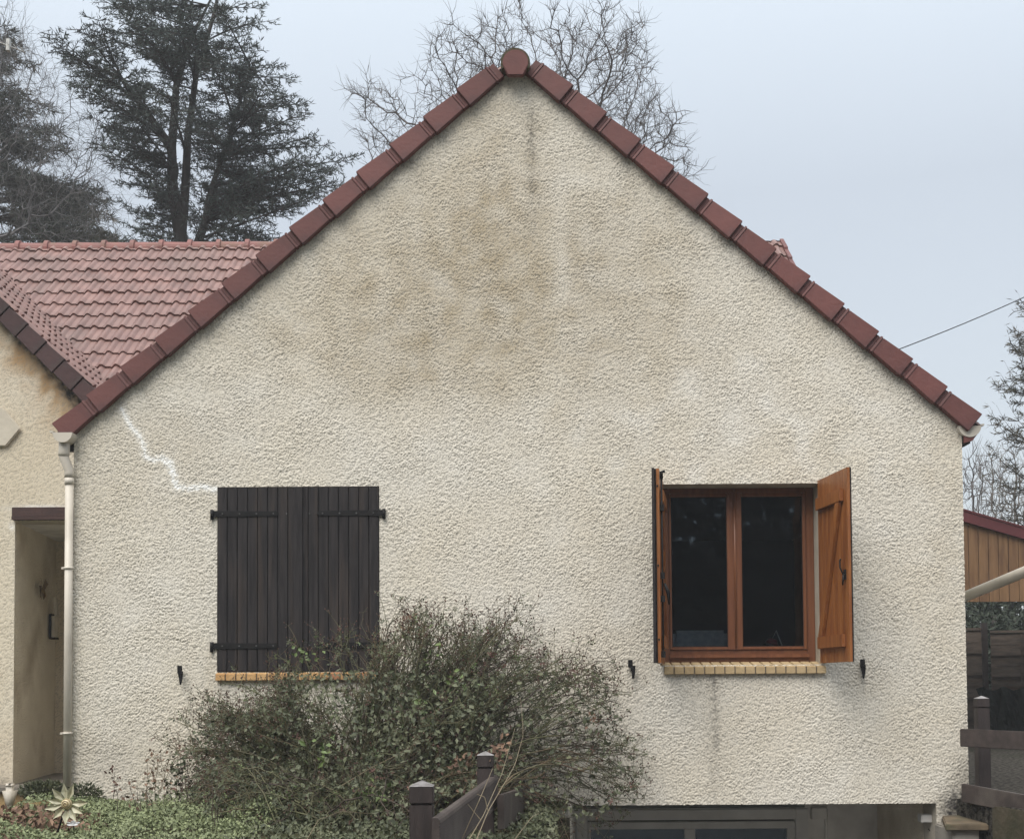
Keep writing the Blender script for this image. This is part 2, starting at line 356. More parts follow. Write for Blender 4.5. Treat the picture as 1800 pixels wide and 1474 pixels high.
def prisms(A, B, ra, rb, n=3):
    A = np.asarray(A, float); B = np.asarray(B, float); ra = np.asarray(ra, float); rb = np.asarray(rb, float)
    t = B - A; L = np.linalg.norm(t, axis=1, keepdims=True) + 1e-9; t = t / L
    ref = np.where(abs(t[:, 2:3]) > 0.9, np.array([[1., 0, 0]]), np.array([[0, 0, 1.]]))
    u = np.cross(t, ref); u /= np.linalg.norm(u, axis=1, keepdims=True) + 1e-9; w_ = np.cross(t, u)
    ang = np.arange(n) * 2 * PI / n
    d = u[:, None, :] * np.cos(ang)[None, :, None] + w_[:, None, :] * np.sin(ang)[None, :, None]
    V = np.concatenate([A[:, None] + d * ra[:, None, None], B[:, None] + d * rb[:, None, None]], 1).reshape(-1, 3)
    o = (np.arange(len(A)) * 2 * n)[:, None, None]
    k = np.arange(n); q = np.stack([k, (k + 1) % n, n + (k + 1) % n, n + k], -1)[None]
    return V, (o + q).reshape(-1, 4)

def unit(v): return v / (np.linalg.norm(v, axis=-1, keepdims=True) + 1e-9)
def leafquads(c, d, nrm, L, W):
    """diamond leaves: base c, direction d, normal nrm"""
    d = unit(d); s = unit(np.cross(d, nrm)); L = np.asarray(L)[:, None]; W = np.asarray(W)[:, None]
    nn = np.cross(s, d)
    V = np.stack([c, c + d * L * 0.45 + s * W * 0.5 + nn * W * 0.12, c + d * L, c + d * L * 0.45 - s * W * 0.5 + nn * W * 0.12], 1).reshape(-1, 3)
    o = (np.arange(len(c)) * 4)[:, None]
    return V, o + np.arange(4)[None]
def rnd_dir(n, rng=RNG): return unit(rng.standard_normal((n, 3)))
def cat_mesh(parts):
    V, F, I = [], [], []; o = 0
    for p in parts:
        v, f = p[0], p[1]; V.append(v); F.append(f + o); I.append(np.full(len(f), p[2] if len(p) > 2 else 0)); o += len(v)
    return np.concatenate(V), np.concatenate(F), np.concatenate(I)

# ------------------------------------------------------------------ key positions of the house
XL, XR = P(129, 1000).x, P(1695, 1000).x
TAN = math.tan(math.radians(39.75))
APEX = P(908, 118)                     # where the two verge lines would meet on the wall plane
XA, ZA = APEX.x, APEX.z - 0.02
def zroof(x): return ZA - abs(x - XA) * TAN     # underside of the verge
LW = [P(382, 1000).x, P(667, 1000).x, P(520, 1180).z, P(520, 855).z]        # left window opening x0,x1,z0,z1
RW = [P(1159, 1000).x, P(1443, 1000).x, P(1300, 1168).z, P(1300, 850).z]
GAR = [P(1006, 1440).x, P(1646, 1440).x, P(1300, 1413).z]
ZB = -0.35
house = thing('house', (0, 0, 0), 'cream roughcast gabled house with red clay tile roofs and two shuttered windows', 'house')

def px_of(X, Z):    # approximate photo pixel of a point on the front wall (for placing the stains)
    return 900 + X * 237.2, 1205 - (Z - 0.85) * 237.2
def seg(U, W_, pts, width):
    d = np.full(U.shape, 1e9)
    for (a, b), (c, e_) in zip(pts[:-1], pts[1:]):
        vx, vy = c - a, e_ - b; t = np.clip(((U - a) * vx + (W_ - b) * vy) / (vx * vx + vy * vy), 0, 1)
        d = np.minimum(d, np.hypot(U - a - t * vx, W_ - b - t * vy))
    return np.exp(-(d / width) ** 2)
def gauss(U, W_, cx, cy, sx, sy): return np.exp(-((U - cx) / sx) ** 2 - ((W_ - cy) / sy) ** 2)

def main_stains(X, Z):
    U, W_ = px_of(X, Z)
    wob = bandnoise(U.shape[0], U.shape[1], 60, 400, 55) * 16
    wob2 = bandnoise(U.shape[0], U.shape[1], 30, 90, 56)
    U2, W2 = U + wob, W_ + np.roll(wob, 150, 1)
    br = (0.66 * gauss(U2, W2, 860, 455, 300, 160) + 0.24 * gauss(U2, W2, 640, 540, 130, 90) + 0.38 * gauss(U2, W2, 780, 625, 240, 60) + 0.12 * gauss(U2, W2, 900, 480, 130, 90)
          + 0.30 * gauss(U2, W2, 860, 300, 140, 130) + 0.22 * gauss(U2, W2, 900, 210, 70, 80) + 0.20 * gauss(U2, W2, 1150, 500, 120, 180)
          + 0.28 * gauss(U2, W2, 480, 560, 70, 60) + 0.22 * gauss(U2, W2, 300, 760, 120, 100) + 0.16 * gauss(U2, W2, 1000, 640, 280, 120)
          + 0.20 * gauss(U2, W2, 160, 1340, 120, 110) + 0.22 * gauss(U2, W2, 1670, 1000, 30, 300) + 0.15 * gauss(U2, W2, 150, 950, 60, 250))
    # rain-washed vertical runs break the brown up
    runs = bandnoise(1, U.shape[1], 30, 160, 57)[0][None, :] * np.exp(-((W_ - 380) / 330) ** 2)
    br = br * (1 + 0.12 * wob2 + 0.07 * runs) + 0.05
    br *= 1 - 0.3 * gauss(U2, W2, 985, 420, 26, 260)
    br += 0.25 * seg(U, W_, [(370, 1150), (368, 1220)], 10)
    crack = [(212, 712), (228, 742), (243, 758), (250, 775), (254, 797), (270, 803), (282, 798), (297, 812), (304, 832), (309, 851), (330, 853), (352, 851), (382, 856)]
    jit = bandnoise(U.shape[0], U.shape[1], 5, 16, 58) * 1.6
    wh = 0.95 * seg(U + jit, W_ + jit, crack, 3.2) + 0.28 * seg(U + jit, W_, crack, 9) + 0.7 * seg(U + jit, W_ + jit, [(282, 799), (300, 806), (306, 826)], 4) + 0.5 * seg(U + jit, W_, [(350, 845), (368, 852)], 3)
    wh += 0.10 * np.clip(bandnoise(U.shape[0], U.shape[1], 40, 160, 60), 0, 3) * (0.3 + gauss(U, W_, 1350, 760, 320, 130))
    so_ = 0.5 * seg(U + jit * 2, W_, [(941, 185), (940, 330)], 4) * np.clip(0.6 + 0.5 * wob2, 0.1, 1) + 0.12 * seg(U, W_, [(943, 150), (938, 400)], 14)
    so_ += 0.42 * seg(U + jit * 1.5, W_, [(1254, 1186), (1258, 1320)], 3.0) + 0.16 * seg(U, W_, [(1254, 1190), (1250, 1390)], 12)
    so_ += 1.7 * gauss(U + jit, W_ + jit * 2, 1680, 1424, 30, 27) + 0.22 * gauss(U, W_, 1690, 1370, 22, 30) + 0.15 * gauss(U + wob, W_, 170, 1320, 60, 45)
    so_ += 0.25 * seg(U + jit, W_, [(171, 862), (172, 886)], 2.2) + 0.15 * gauss(U, W_, 1655, 1055, 14, 8)
    # darker line right under the verge
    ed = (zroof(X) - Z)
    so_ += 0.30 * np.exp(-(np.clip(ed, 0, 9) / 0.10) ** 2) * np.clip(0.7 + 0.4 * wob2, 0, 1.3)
    return np.stack([np.clip(br, 0, 1), np.clip(wh, 0, 1), np.clip(so_, 0, 1)], -1)

def in_main(cx, cz):
    k = cz < zroof(cx) + 0.02
    for a, b, c, d in (LW, RW): k &= ~((cx > a) & (cx < b) & (cz > c) & (cz < d))
    k &= ~((cx > GAR[0]) & (cx < GAR[1]) & (cz < GAR[2]))
    return k
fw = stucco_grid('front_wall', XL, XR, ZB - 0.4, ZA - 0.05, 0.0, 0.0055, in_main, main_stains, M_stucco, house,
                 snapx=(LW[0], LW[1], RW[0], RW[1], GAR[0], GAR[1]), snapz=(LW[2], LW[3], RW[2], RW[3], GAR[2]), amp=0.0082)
# body of the wall behind the coat, with the openings' reveals
mb = MB(); T = 0.30; y0 = 0.001
def wcol(x0, x1, z0, z1, clip=True):
    if clip: mb.prism([(x0, y0, z0), (x1, y0, z0), (x1, y0, min(z1, zroof(x1) - 0.01)), *([(XA, y0, ZA - 0.02)] if x0 < XA < x1 else []), (x0, y0, min(z1, zroof(x0) - 0.01))], (0, T, 0))
    else: mb.prism([(x0, y0, z0), (x1, y0, z0), (x1, y0, z1), (x0, y0, z1)], (0, T, 0))
wcol(XL, LW[0], -2.4, 9); wcol(LW[0], LW[1], -2.4, LW[2], False); wcol(LW[0], LW[1], LW[3], 9)
wcol(LW[1], GAR[0], -2.4, 9); wcol(GAR[0], RW[0], GAR[2], 9); wcol(RW[0], RW[1], GAR[2], RW[2], False); wcol(RW[0], RW[1], RW[3], 9)
wcol(RW[1], GAR[1], GAR[2], 9); wcol(GAR[1], XR, -2.4, 9)
mb.build('wall_core', M_reveal, house)
# side walls, room box
mb = MB()
mb.box((XL, T + 0.001, -2.4), (XL + 0.25, 6.0, zroof(XL) - 0.05)); mb.build('side_wall', M_porch, house)
mb = MB(); mb.box((XR - 0.25, T + 0.001, -2.4), (XR, 6.0, zroof(XR) - 0.05)); mb.build('side_wall', M_porch, house)
mb = MB(); zf = GAR[2] + 0.02
mb.box((XL + 0.26, T + 0.01, zf), (XR - 0.26, 4.6, zf + 0.14)); mb.box((XL + 0.26, T + 0.01, 2.44), (XR - 0.26, 4.6, 2.52)); mb.box((XL + 0.26, 4.5, zf + 0.15), (XR - 0.26, 4.6, 2.43))
mb.box((-0.2, T + 0.01, zf + 0.15), (-0.1, 4.49, 2.43))
mb.build('room_shell', M_room, house)

# ------------------------------------------------------------------ roofs
def tile_roof(O, U, V, width, length, gauge=0.34, per=0.167, seed=0, lip=0.025):
    O, U, V = Vector(O), Vector(U).normalized(), Vector(V).normalized(); N = U.cross(V).normalized()
    if N.z < 0: N = -N
    r = np.random.default_rng(seed)
    npd = 12; n = int(width / per * npd) + 1
    u = np.arange(n) * per / npd; ph = (u / per) % 1.0
    prof = np.where(ph < 0.48, 0.029 * np.sin(np.clip(ph / 0.48, 0, 1) * PI) ** 0.9, 0.0)
    prof = np.where(abs(ph - 0.9) < 0.04, prof - 0.009, prof)
    rows = int(math.ceil(length / gauge)); Vs, Fs = [], []; o = 0
    Oa, Ua, Va, Na = (np.array(q) for q in (O, U, V, N))
    for i in range(rows):
        v0 = i * gauge; v1 = min((i + 1) * gauge + 0.03, length + 0.02)
        jt = np.repeat(r.standard_normal(n // npd + 2) * 0.0035, npd)[:n]; jv = np.repeat(r.standard_normal(n // npd + 2) * 0.004, npd)[:n]
        def ring(v, h): return Oa + u[:, None] * Ua + v[:, None] * Va + h[:, None] * Na
        rr = [ring(np.full(n, v0) + jv + 0.006, prof * 0.9 + lip - 0.022), ring(np.full(n, v0) + jv, prof + lip + jt), ring(np.full(n, v0 + 0.02) + jv, prof + lip + 0.003 + jt), ring(np.full(n, v1), prof * 0.92 + 0.0)]
        Vs += rr; k = np.arange(n - 1)
        for q in range(3): Fs.append(np.stack([o + q * n + k, o + q * n + k + 1, o + (q + 1) * n + k + 1, o + (q + 1) * n + k], -1))
        o += 4 * n
    return np.concatenate(Vs), np.concatenate(Fs)
def slab(mb, O, U, V, width, length, t=0.05, drop=0.02):
    O, U, V = Vector(O), Vector(U).normalized(), Vector(V).normalized(); N = U.cross(V).normalized()
    if N.z < 0: N = -N
    O = O - N * drop
    mb.prism([O, O + U * width, O + U * width + V * length, O + V * length], -N * t)

# rear wing
YR = 7.5; RID = P(250, 430, YR); ZR = RID.z - 0.02; ANG = math.radians(41); XRE = P(1373, 412, YR).x
YE = 2.75; LEN = (YR - YE) / math.cos(ANG); ZE = ZR - (YR - YE) * math.tan(ANG)
ca, sa = math.cos(ANG), math.sin(ANG); XW = -10.5
V1, F1 = tile_roof((XW, YE, ZE), (1, 0, 0), (0, ca, sa), XRE - XW, LEN, seed=3)
V2, F2 = tile_roof((XW, 2 * YR - YE, ZE), (1, 0, 0), (0, -ca, sa), XRE - XW, LEN, seed=4)
V_, F_, _ = cat_mesh([(V1, F1), (V2, F2)])
rear = raw('roof', V_, F_, M_tile, house, smooth=False); rear['label'] = 'long pinkish clay tile roof behind the front gable'
mb = MB(); slab(mb, (XW, YE, ZE), (1, 0, 0), (0, ca, sa), XRE - XW - 0.02, LEN); slab(mb, (XW, 2 * YR - YE, ZE), (1, 0, 0), (0, -ca, sa), XRE - XW - 0.02, LEN)
mb.build('roof_deck', M_dark, rear)
# ridge tiles of the rear wing: one half-round capping with collars
mb = MB(); x = XW; first = True
while x < XRE - 0.3:
    pts = []; L_ = 0.386
    for (dx, r_) in ((0, 0.108), (0.055, 0.108), (0.062, 0.086), (L_, 0.080)):
        pts.append((x + dx, r_))
    ring = []
    for (xx, r_) in pts:
        ring.append([Vector((xx, YR + r_ * 1.15 * math.cos(a), ZR - 0.055 + r_ * 1.25 * math.sin(a))) for a in np.linspace(-0.25, PI + 0.25, 11)])
    vs = [v for rg in ring for v in rg]; fs = []
    for i in range(3):
        for k in range(10): fs.append((i * 11 + k, i * 11 + k + 1, (i + 1) * 11 + k + 1, (i + 1) * 11 + k))
    mb.add(vs, fs, 0, False); x += L_
mb.build('ridge_capping', M_ridge, rear)
# verge at the right end of the rear roof
mb = MB(); s_ = 0
while s_ < LEN - 0.1:
    a = Vector((XRE, YR - ca * s_, ZR - sa * s_)); b = Vector((XRE, YR - ca * (s_ + 0.36), ZR - sa * (s_ + 0.36)))
    mb.prism([a + Vector((-0.02, 0, 0.045)), b + Vector((-0.02, 0, 0.075)), b + Vector((-0.02, 0, -0.14)), a + Vector((-0.02, 0, -0.12))], (0.05, 0, 0)); s_ += 0.34
mb.build('verge_tile', M_verge, rear)
# rear wing walls
mb = MB(); xw1 = XRE - 0.12; yb = 2 * YR - YE - 0.35; yf = YE + 0.35
mb.box((XW + 0.1, yf, -0.3), (-4.9, yf + 0.25, ZE + 0.12)); mb.box((XW + 0.1, yb - 0.25, -0.3), (xw1, yb, ZE + 0.1))
mb.prism([(xw1 - 0.25, yf, -0.3), (xw1 - 0.25, yb, -0.3), (xw1 - 0.25, yb, ZE + 0.16), (xw1 - 0.25, YR, ZR - 0.16), (xw1 - 0.25, yf, ZE + 0.16)], (0.25, 0, 0))
mb.prism([(XW + 0.1, yf, -0.3), (XW + 0.1, yb, -0.3), (XW + 0.1, yb, ZE + 0.16), (XW + 0.1, YR, ZR - 0.16), (XW + 0.1, yf, ZE + 0.16)], (-0.25, 0, 0))
mb.build('rear_wall', M_reveal, house)

# front gable roof
aM = math.radians(39.75); cM, sM = math.cos(aM), math.sin(aM)
HALF = (XR - XL) / 2 + 0.10
LM = HALF / cM; YB = 6.3; top = Vector((XA, -0.03, ZA + 0.075))
V1, F1 = tile_roof(top + Vector((-cM, 0, -sM)) * LM, (0, 1, 0), (cM, 0, sM), YB, LM, seed=5)
V2, F2 = tile_roof(top + Vector((cM, 0, -sM)) * LM, (0, 1, 0), (-cM, 0, sM), YB, LM, seed=6)
V_, F_, _ = cat_mesh([(V1, F1), (V2, F2)])
froof = raw('roof', V_, F_, M_tile, house); froof['label'] = 'front gable roof edged with dark red verge tiles'
mb = MB()
for sgn in (-1, 1):
    slab(mb, top + Vector((sgn * cM, 0.03, -sM)) * LM * 0.995, (0, 1, 0), (-sgn * cM, 0, sM), YB - 0.05, LM * 0.99, 0.05)
mb.build('roof_deck', M_dark, froof)
# verge tiles: shingled plates with a recessed collar at the upper end
GA = 0.326
def verge_tile(mi_seed):
    m = MB(); L_ = GA; y = 0.0
    # local frame: x downslope, z perpendicular up, y towards the house; origin at the lower end
    def plate(xa, xb, za0, za1, zb0, zb1, ya, yb_, yback=0.05):
        m.prism([(xa, ya, za0), (xb, yb_, zb0), (xb, yb_, zb1), (xa, ya, za1)], (0, yback, 0))
    plate(-0.270, 0.0, 0.006, 0.139, -0.010, 0.153, -0.050, -0.066, 0.062)      # main plate, thicker at the lower end
    plate(-0.292, -0.2705, 0.002, 0.145, 0.002, 0.143, -0.046, -0.054, 0.058)   # bead
    plate(-0.345, -0.2925, 0.004, 0.132, 0.004, 0.134, -0.040, -0.044, 0.05)   # collar tucked under the next tile
    m.prism([(-0.30, 0.013, 0.122), (0.0, -0.003, 0.135), (0.0, -0.003, 0.153), (-0.30, 0.013, 0.138)], (0, 0.12, 0))
    return m
tile_mesh = {}
for sgn in (-1, 1):
    for i in range(13):
        s_ = (i + 1) * GA - 0.0
        s_ = abs((P(1703, 757, -0.06) if sgn > 0 else P(115, 764, -0.06)).x - XA) / cM - (12 - i) * GA
        e_ = Vector((XA + sgn * cM * s_, -0.012, ZA - sM * s_)) + Vector((sgn * sM, 0, cM)) * 0.0
        if sgn not in tile_mesh:
            m = verge_tile(0); Mx = Matrix(((sgn * cM, 0, sgn * sM), (0, 1, 0), (-sM, 0, cM)))
            o = m.build('verge_tile', M_verge, froof, bevel=0.004, abs_=False, M=Mx); tile_mesh[sgn] = o.data; o.location = e_
        else:
            o = bpy.data.objects.new('verge_tile', tile_mesh[sgn]); COL.objects.link(o); o.parent = froof; o.location = e_
        o.rotation_euler = (random.uniform(-.01, .01), sgn * random.uniform(-.006, .010), random.uniform(-.012, .012))
# apex cap
c0 = P(906, 112, -0.10)
def capshape(r, zb, wb, n=18):
    pts = [Vector((c0.x + r * math.cos(a), 0, c0.z + r * math.sin(a))) for a in np.linspace(-0.28, PI + 0.28, n)]
    pts += [Vector((c0.x - wb, 0, c0.z - zb)), Vector((c0.x + wb, 0, c0.z - zb))]
    return pts
mb = MB(); mb.prism([p + Vector((0, -0.125, 0)) for p in capshape(0.096, 0.098, 0.056)], (0, 0.05, 0)); mb.build('ridge_end_cap', M_verge, froof, bevel=0.005)
mb = MB(); mb.prism([p + Vector((0, -0.115, 0.006)) for p in capshape(0.110, 0.05, 0.102)], (0, 0.36, 0)); mb.build('ridge_tile', M_moss, froof, bevel=0.006)
mb = MB(); y = 0.3
while y < 6.2:
    for (ya, yb_, r0, r1) in ((0, 0.06, 0.12, 0.12), (0.06, 0.386, 0.1, 0.095)):
        A_ = [Vector((XA + r0 * math.cos(a), y + ya, c0.z - 0.01 + r0 * math.sin(a))) for a in np.linspace(-.3, PI + .3, 11)]
        B_ = [Vector((XA + r1 * math.cos(a), y + yb_, c0.z - 0.01 + r1 * math.sin(a))) for a in np.linspace(-.3, PI + .3, 11)]
        mb.add(A_ + B_, [(k, k + 1, 12 + k, 11 + k) for k in range(10)])
    y += 0.386
mb.build('ridge_capping', M_ridge, froof)

# gutters, seen end-on, and the downpipe
def gutter(name, cx, cz, r, y0, y1, par, sgn):
    m = MB(); prof = [(r * math.cos(a), r * math.sin(a)) for a in np.linspace(PI, 2 * PI, 13)]
    outp = [Vector((cx + a, y0, cz + b)) for a, b in prof]; inp = [Vector((cx + a * 0.93, y0, cz + b * 0.93 + 0.001)) for a, b in prof]
    m.prism(outp + inp[::-1], (0, y1 - y0, 0))
    m.prism([v + Vector((0, -0.001, 0)) for v in outp], (0, 0.006, 0))
    m.prism([(cx + sgn * r * 0.94, y0, cz - 0.003), (cx + sgn * (r + 0.022), y0, cz + 0.001), (cx + sgn * (r + 0.022), y0, cz + 0.014), (cx + sgn * r * 0.94, y0, cz + 0.011)], (0, y1 - y0, 0))
    return m.build(name, M_gut, par)
gl = P(110, 760, -0.12); gr = P(1708, 748, -0.04)
g1 = gutter('gutter', gl.x, gl.z, 0.073, -0.125, 2.2, house, -1); g1['label'] = 'left cream gutter above the downpipe'
g2 = gutter('gutter', gr.x - 0.015, gr.z, 0.085, -0.045, 6.0, house, 1); g2['label'] = 'right cream gutter end'
mb = MB()                                                        # dark soffit blocks at both eaves
a = P(131, 782, 0.03); mb.box((a.x - 0.05, 0.001, a.z - 0.05), (a.x + 0.012, 0.05, a.z + 0.06)); mb.build('soffit_end', M_dark, house); mb = MB(); a = P(1693, 772, 0.03); mb.box((a.x - 0.02, -0.02, a.z - 0.04), (a.x + 0.035, 5.8, a.z + 0.05))
mb.build('soffit_end', M_dark, house)
mb = MB(); q = P(1706, 770, -0.03); mb.prism([(q.x - 0.05, -0.04, q.z + 0.02), (q.x + 0.05, -0.04, q.z + 0.03), (q.x + 0.01, -0.04, q.z - 0.02), (q.x - 0.05, -0.04, q.z - 0.035)], (0, 0.03, 0)); mb.build('eave_trim', M_verge, house)

pt = lambda x_, y_: P(x_, y_, -0.05)
mb = MB(); R = 0.0295
xs_p = [(113.5, 775), (112.5, 797), (112, 802), (121.5, 826), (122, 832), (121, 1120), (119.5, 1400)]
wp = [pt(*q) for q in xs_p]
mb.tube(wp[:3], [0.040, 0.040, 0.038], 20); mb.tube([wp[2] + Vector((0, 0, .02)), wp[2], wp[3], wp[4], wp[4] - Vector((0, 0, .03))], [0.035] * 5, 20)
wp[-1].x = wp[4].x; wp[5].x = wp[4].x
mb.tube([wp[4], wp[-1]], R, 20); 
pipe = mb.build('downpipe', M_gut, house)
for yy in (1000, 1290): 
    a = pt(121, yy); a.x = wp[4].x; m = MB(); m.tube([a, a + Vector((0, 0, 0.016))], R + 0.007, 20); m.box((a.x - 0.052, a.y - 0.01, a.z), (a.x - 0.03, a.y + 0.012, a.z + 0.016)); m.box((a.x - 0.008, a.y + 0.03, a.z), (a.x + 0.008, a.y + 0.055, a.z + 0.016)); m.build('pipe_bracket', M_gut, pipe)
m = MB(); a = pt(121, 840); a.x = wp[4].x; m.tube([a, a + Vector((0, 0, -0.05))], R + 0.0045, 20); m.build('pipe_socket', M_gut, pipe)

# ------------------------------------------------------------------ sills
def sill(x0, x1, ztop, zbot, n, mats, ax):
    m = MB(); pitch = (x1 - x0) / n; r = random.Random(ax)
    m.box((x0 + 0.004, -0.036, zbot + 0.004), (x1 - 0.004, 0.19, ztop - 0.008), 3)
    for i in range(n):
        a = x0 + i * pitch + 0.0045; b = x0 + (i + 1) * pitch - 0.0045; d = r.uniform(-.003, .003)
        m.prism([(a, -0.042 + d, zbot), (a, -0.042 + d, ztop - 0.012), (a, 0.0, ztop - 0.002), (a, 0.195, ztop + 0.030), (a, 0.195, zbot)], (b - a, 0, 0), r.choice([0, 0, 2, 0, 1] if ax == 1 else [2, 2, 0, 2]))
    return m.build('window_sill', mats, house, bevel=0.003)
sl = [P(380, 1180).x, P(672, 1180).x]; sill(sl[0], sl[1], LW[2] - 0.002, P(520, 1195).z, 16, [M_brickA, M_brickB, M_brickC, M_mortar], 1)['label'] = 'orange brick sill under the closed dark shutters'
sr = [P(1166, 1180).x, P(1451, 1180).x]; sill(sr[0], sr[1], RW[2] - 0.004, P(1300, 1184).z, 16, [M_brickC, M_brickA, M_brickC, M_mortar], 2)['label'] = 'buff brick sill under the open window'

# ------------------------------------------------------------------ shutters
def shutter(hx, z0, z1, width, s, ang, label, cover, straps=True, hardware=None):
    """leaf hinged at (hx, y); s=+1 extends to +x when closed; ang swings it outwards"""
    H = z1 - z0; n = 8; pw = width / n; r = random.Random(int(hx * 100))
    yh = -0.004
    M = Matrix.Translation((hx, yh, z0)) @ Matrix.Rotation(-s * ang, 4, 'Z')
    def W(m, name, mats, parent, bevel=0):
        off = base_of(parent) if parent else Vector()
        vs = m.v; m.v = [Vector((v.x * s, v.y, v.z)) for v in vs]
        return m.build(name, mats, parent, bevel=bevel, M=M)
    m = MB()
    for i in range(n):
        a, b = i * pw + 0.0026, (i + 1) * pw - 0.0026; dd = r.uniform(-.0008, .0008)
        # dark stained outer skin and lighter inner wood
        m.prism([(a + 0.002, -0.010 + dd, 0), (b - 0.002, -0.010 + dd, 0), (b, -0.006, 0), (b, -0.002, 0), (a, -0.002, 0), (a, -0.006, 0)], (0, 0, H), 0)
        m.box((a - 0.001 if i else a, 0.0011, 0.0), (b + 0.001 if i < n - 1 else b, 0.022, H), 1)
        m.box((a - 0.0026, 0.0000, 0.0), (b + 0.0026, 0.001, H), 2)
    if cover:
        m.box((width - 0.03, -0.028, 0.0), (width + 0.034, -0.0105, H), 0)
    leaf = W(m, 'shutter', [M_shut, M_orange, M_iron], house)
    leaf['label'] = label
    # battens and brace on the inner face
    for zz, t_ in ((H * 0.865, 0), (H * 0.11, 1)):
        b_ = MB(); b_.box((0.02, 0.0225, zz - 0.045), (width - 0.07, 0.050, zz + 0.045)); W(b_, 'batten', M_orange, leaf, 0.004)
    b_ = MB(); za, zb = H * 0.11 + 0.046, H * 0.865 - 0.046
    b_.prism([(0.035, 0.0225, za), (0.115, 0.0225, za), (width - 0.10, 0.0225, zb), (width - 0.18, 0.0225, zb)], (0, 0.026, 0)); W(b_, 'brace', M_orange, leaf, 0.003)
    if straps:
        for zz in (H * 0.856, H * 0.137):
            b_ = MB(); y_ = -0.0165
            b_.prism([(-0.045, y_, zz - 0.023), (width * 0.70, y_, zz - 0.018), (width * 0.73, y_, zz - 0.022), (width * 0.765, y_, zz), (width * 0.73, y_, zz + 0.022), (width * 0.70, y_, zz + 0.018), (-0.045, y_, zz + 0.023)], (0, 0.006, 0), 0)
            b_.tube([(-0.038, y_ + 0.001, zz - 0.045), (-0.038, y_ + 0.001, zz + 0.030)], 0.013, 10)
            for k in range(4):
                xx = 0.04 + k * width * 0.21
                b_.tube([(xx, y_ - 0.004, zz), (xx, y_ + 0.001, zz)], 0.006, 8, 1)
            W(b_, 'strap_hinge', [M_iron, M_bolt], leaf)
        for zz in (H * 0.856, H * 0.137):
            b_ = MB(); b_.tube([(width * 0.86, -0.014, zz), (width * 0.86, -0.0098, zz)], 0.006, 8); W(b_, 'bolt_head', M_bolt, leaf)
    if hardware == 'latch':
        b_ = MB(); xx = width - 0.055; zz = H * 0.45
        b_.box((xx - 0.014, 0.0225, zz - 0.035), (xx + 0.014, 0.034, zz + 0.035)); b_.tube([(xx, 0.04, zz), (xx - 0.02, 0.055, zz + 0.05), (xx - 0.035, 0.05, zz + 0.10), (xx - 0.03, 0.045, zz + 0.112)], 0.006, 8)
        b_.tube([(xx + 0.01, 0.04, zz), (xx + 0.012, 0.05, zz - 0.075)], [0.010, 0.005], 8); W(b_, 'latch', M_iron, leaf)
    if hardware == 'bar':
        b_ = MB(); xx = width - 0.045
        b_.tube([(xx, 0.036, 0.05), (xx, 0.036, H - 0.06)], 0.0065, 8)
        b_.tube([(xx, 0.036, H - 0.07), (xx, 0.036, H - 0.02), (xx - 0.005, 0.06, H - 0.014)], 0.012, 8)
        for zz in (0.06, H * 0.33, H * 0.45, H * 0.8): b_.box((xx - 0.02, 0.0225, zz - 0.022), (xx + 0.02, 0.052, zz + 0.022))
        b_.tube([(xx, 0.05, H * 0.41), (xx - 0.01, 0.075, H * 0.36), (xx - 0.01, 0.08, H * 0.30)], [0.009, 0.014, 0.006], 8)
        W(b_, 'espagnolette', M_iron, leaf)
        for zz in (0.12, 0.5, 0.91): b_ = MB(); b_.tube([(width + 0.0006, 0.010, H * zz), (width + 0.003, 0.010, H * zz)], 0.007, 8); W(b_, 'bolt_head', M_iron, leaf)
    return leaf
wl = (LW[1] - LW[0]) / 2 - 0.003
shutter(LW[0] + 0.002, LW[2] + 0.006, LW[3] - 0.006, wl, 1, 0.0, 'closed dark stained plank shutter on the left', True)
shutter(LW[1] - 0.002, LW[2] + 0.006, LW[3] - 0.006, wl, -1, 0.0, 'closed dark stained plank shutter beside the rose bush', False)
zs0, zs1 = P(1444, 1165).z, P(1444, 845).z
shutter(RW[0] + 0.012, zs0, zs1, wl, 1, math.radians(99.5), 'open shutter seen edge on left of the window', True, hardware='bar')
shutter(RW[1] + 0.004, zs0, zs1, wl, -1, math.radians(96.0), 'open shutter showing its honey coloured braced inside', False, hardware='latch')

# shutter stays on the wall (forged little figures)
def stay(px, py, dx):
    a = P(px, py, 0); m = MB()
    m.tube([(a.x, 0.0, a.z), (a.x, -0.045, a.z)], 0.009, 8)
    m.box((a.x - 0.017, -0.058, a.z - 0.012), (a.x + 0.017, -0.042, a.z + 0.045))
    m.prism([(a.x - 0.020 + dx, -0.062, a.z - 0.002), (a.x + 0.020 + dx, -0.062, a.z + 0.004), (a.x + 0.016 + dx, -0.062, a.z - 0.055), (a.x + 0.006 + dx, -0.062, a.z - 0.098), (a.x - 0.004 + dx, -0.062, a.z - 0.098), (a.x - 0.010 + dx, -0.062, a.z - 0.05)], (0, 0.012, 0))
    return m.build('shutter_stay', M_iron, house, bevel=0.003)
stay(319, 1180, 0.006); stay(1107, 1170, 0.017); stay(1513, 1169, 0.002)

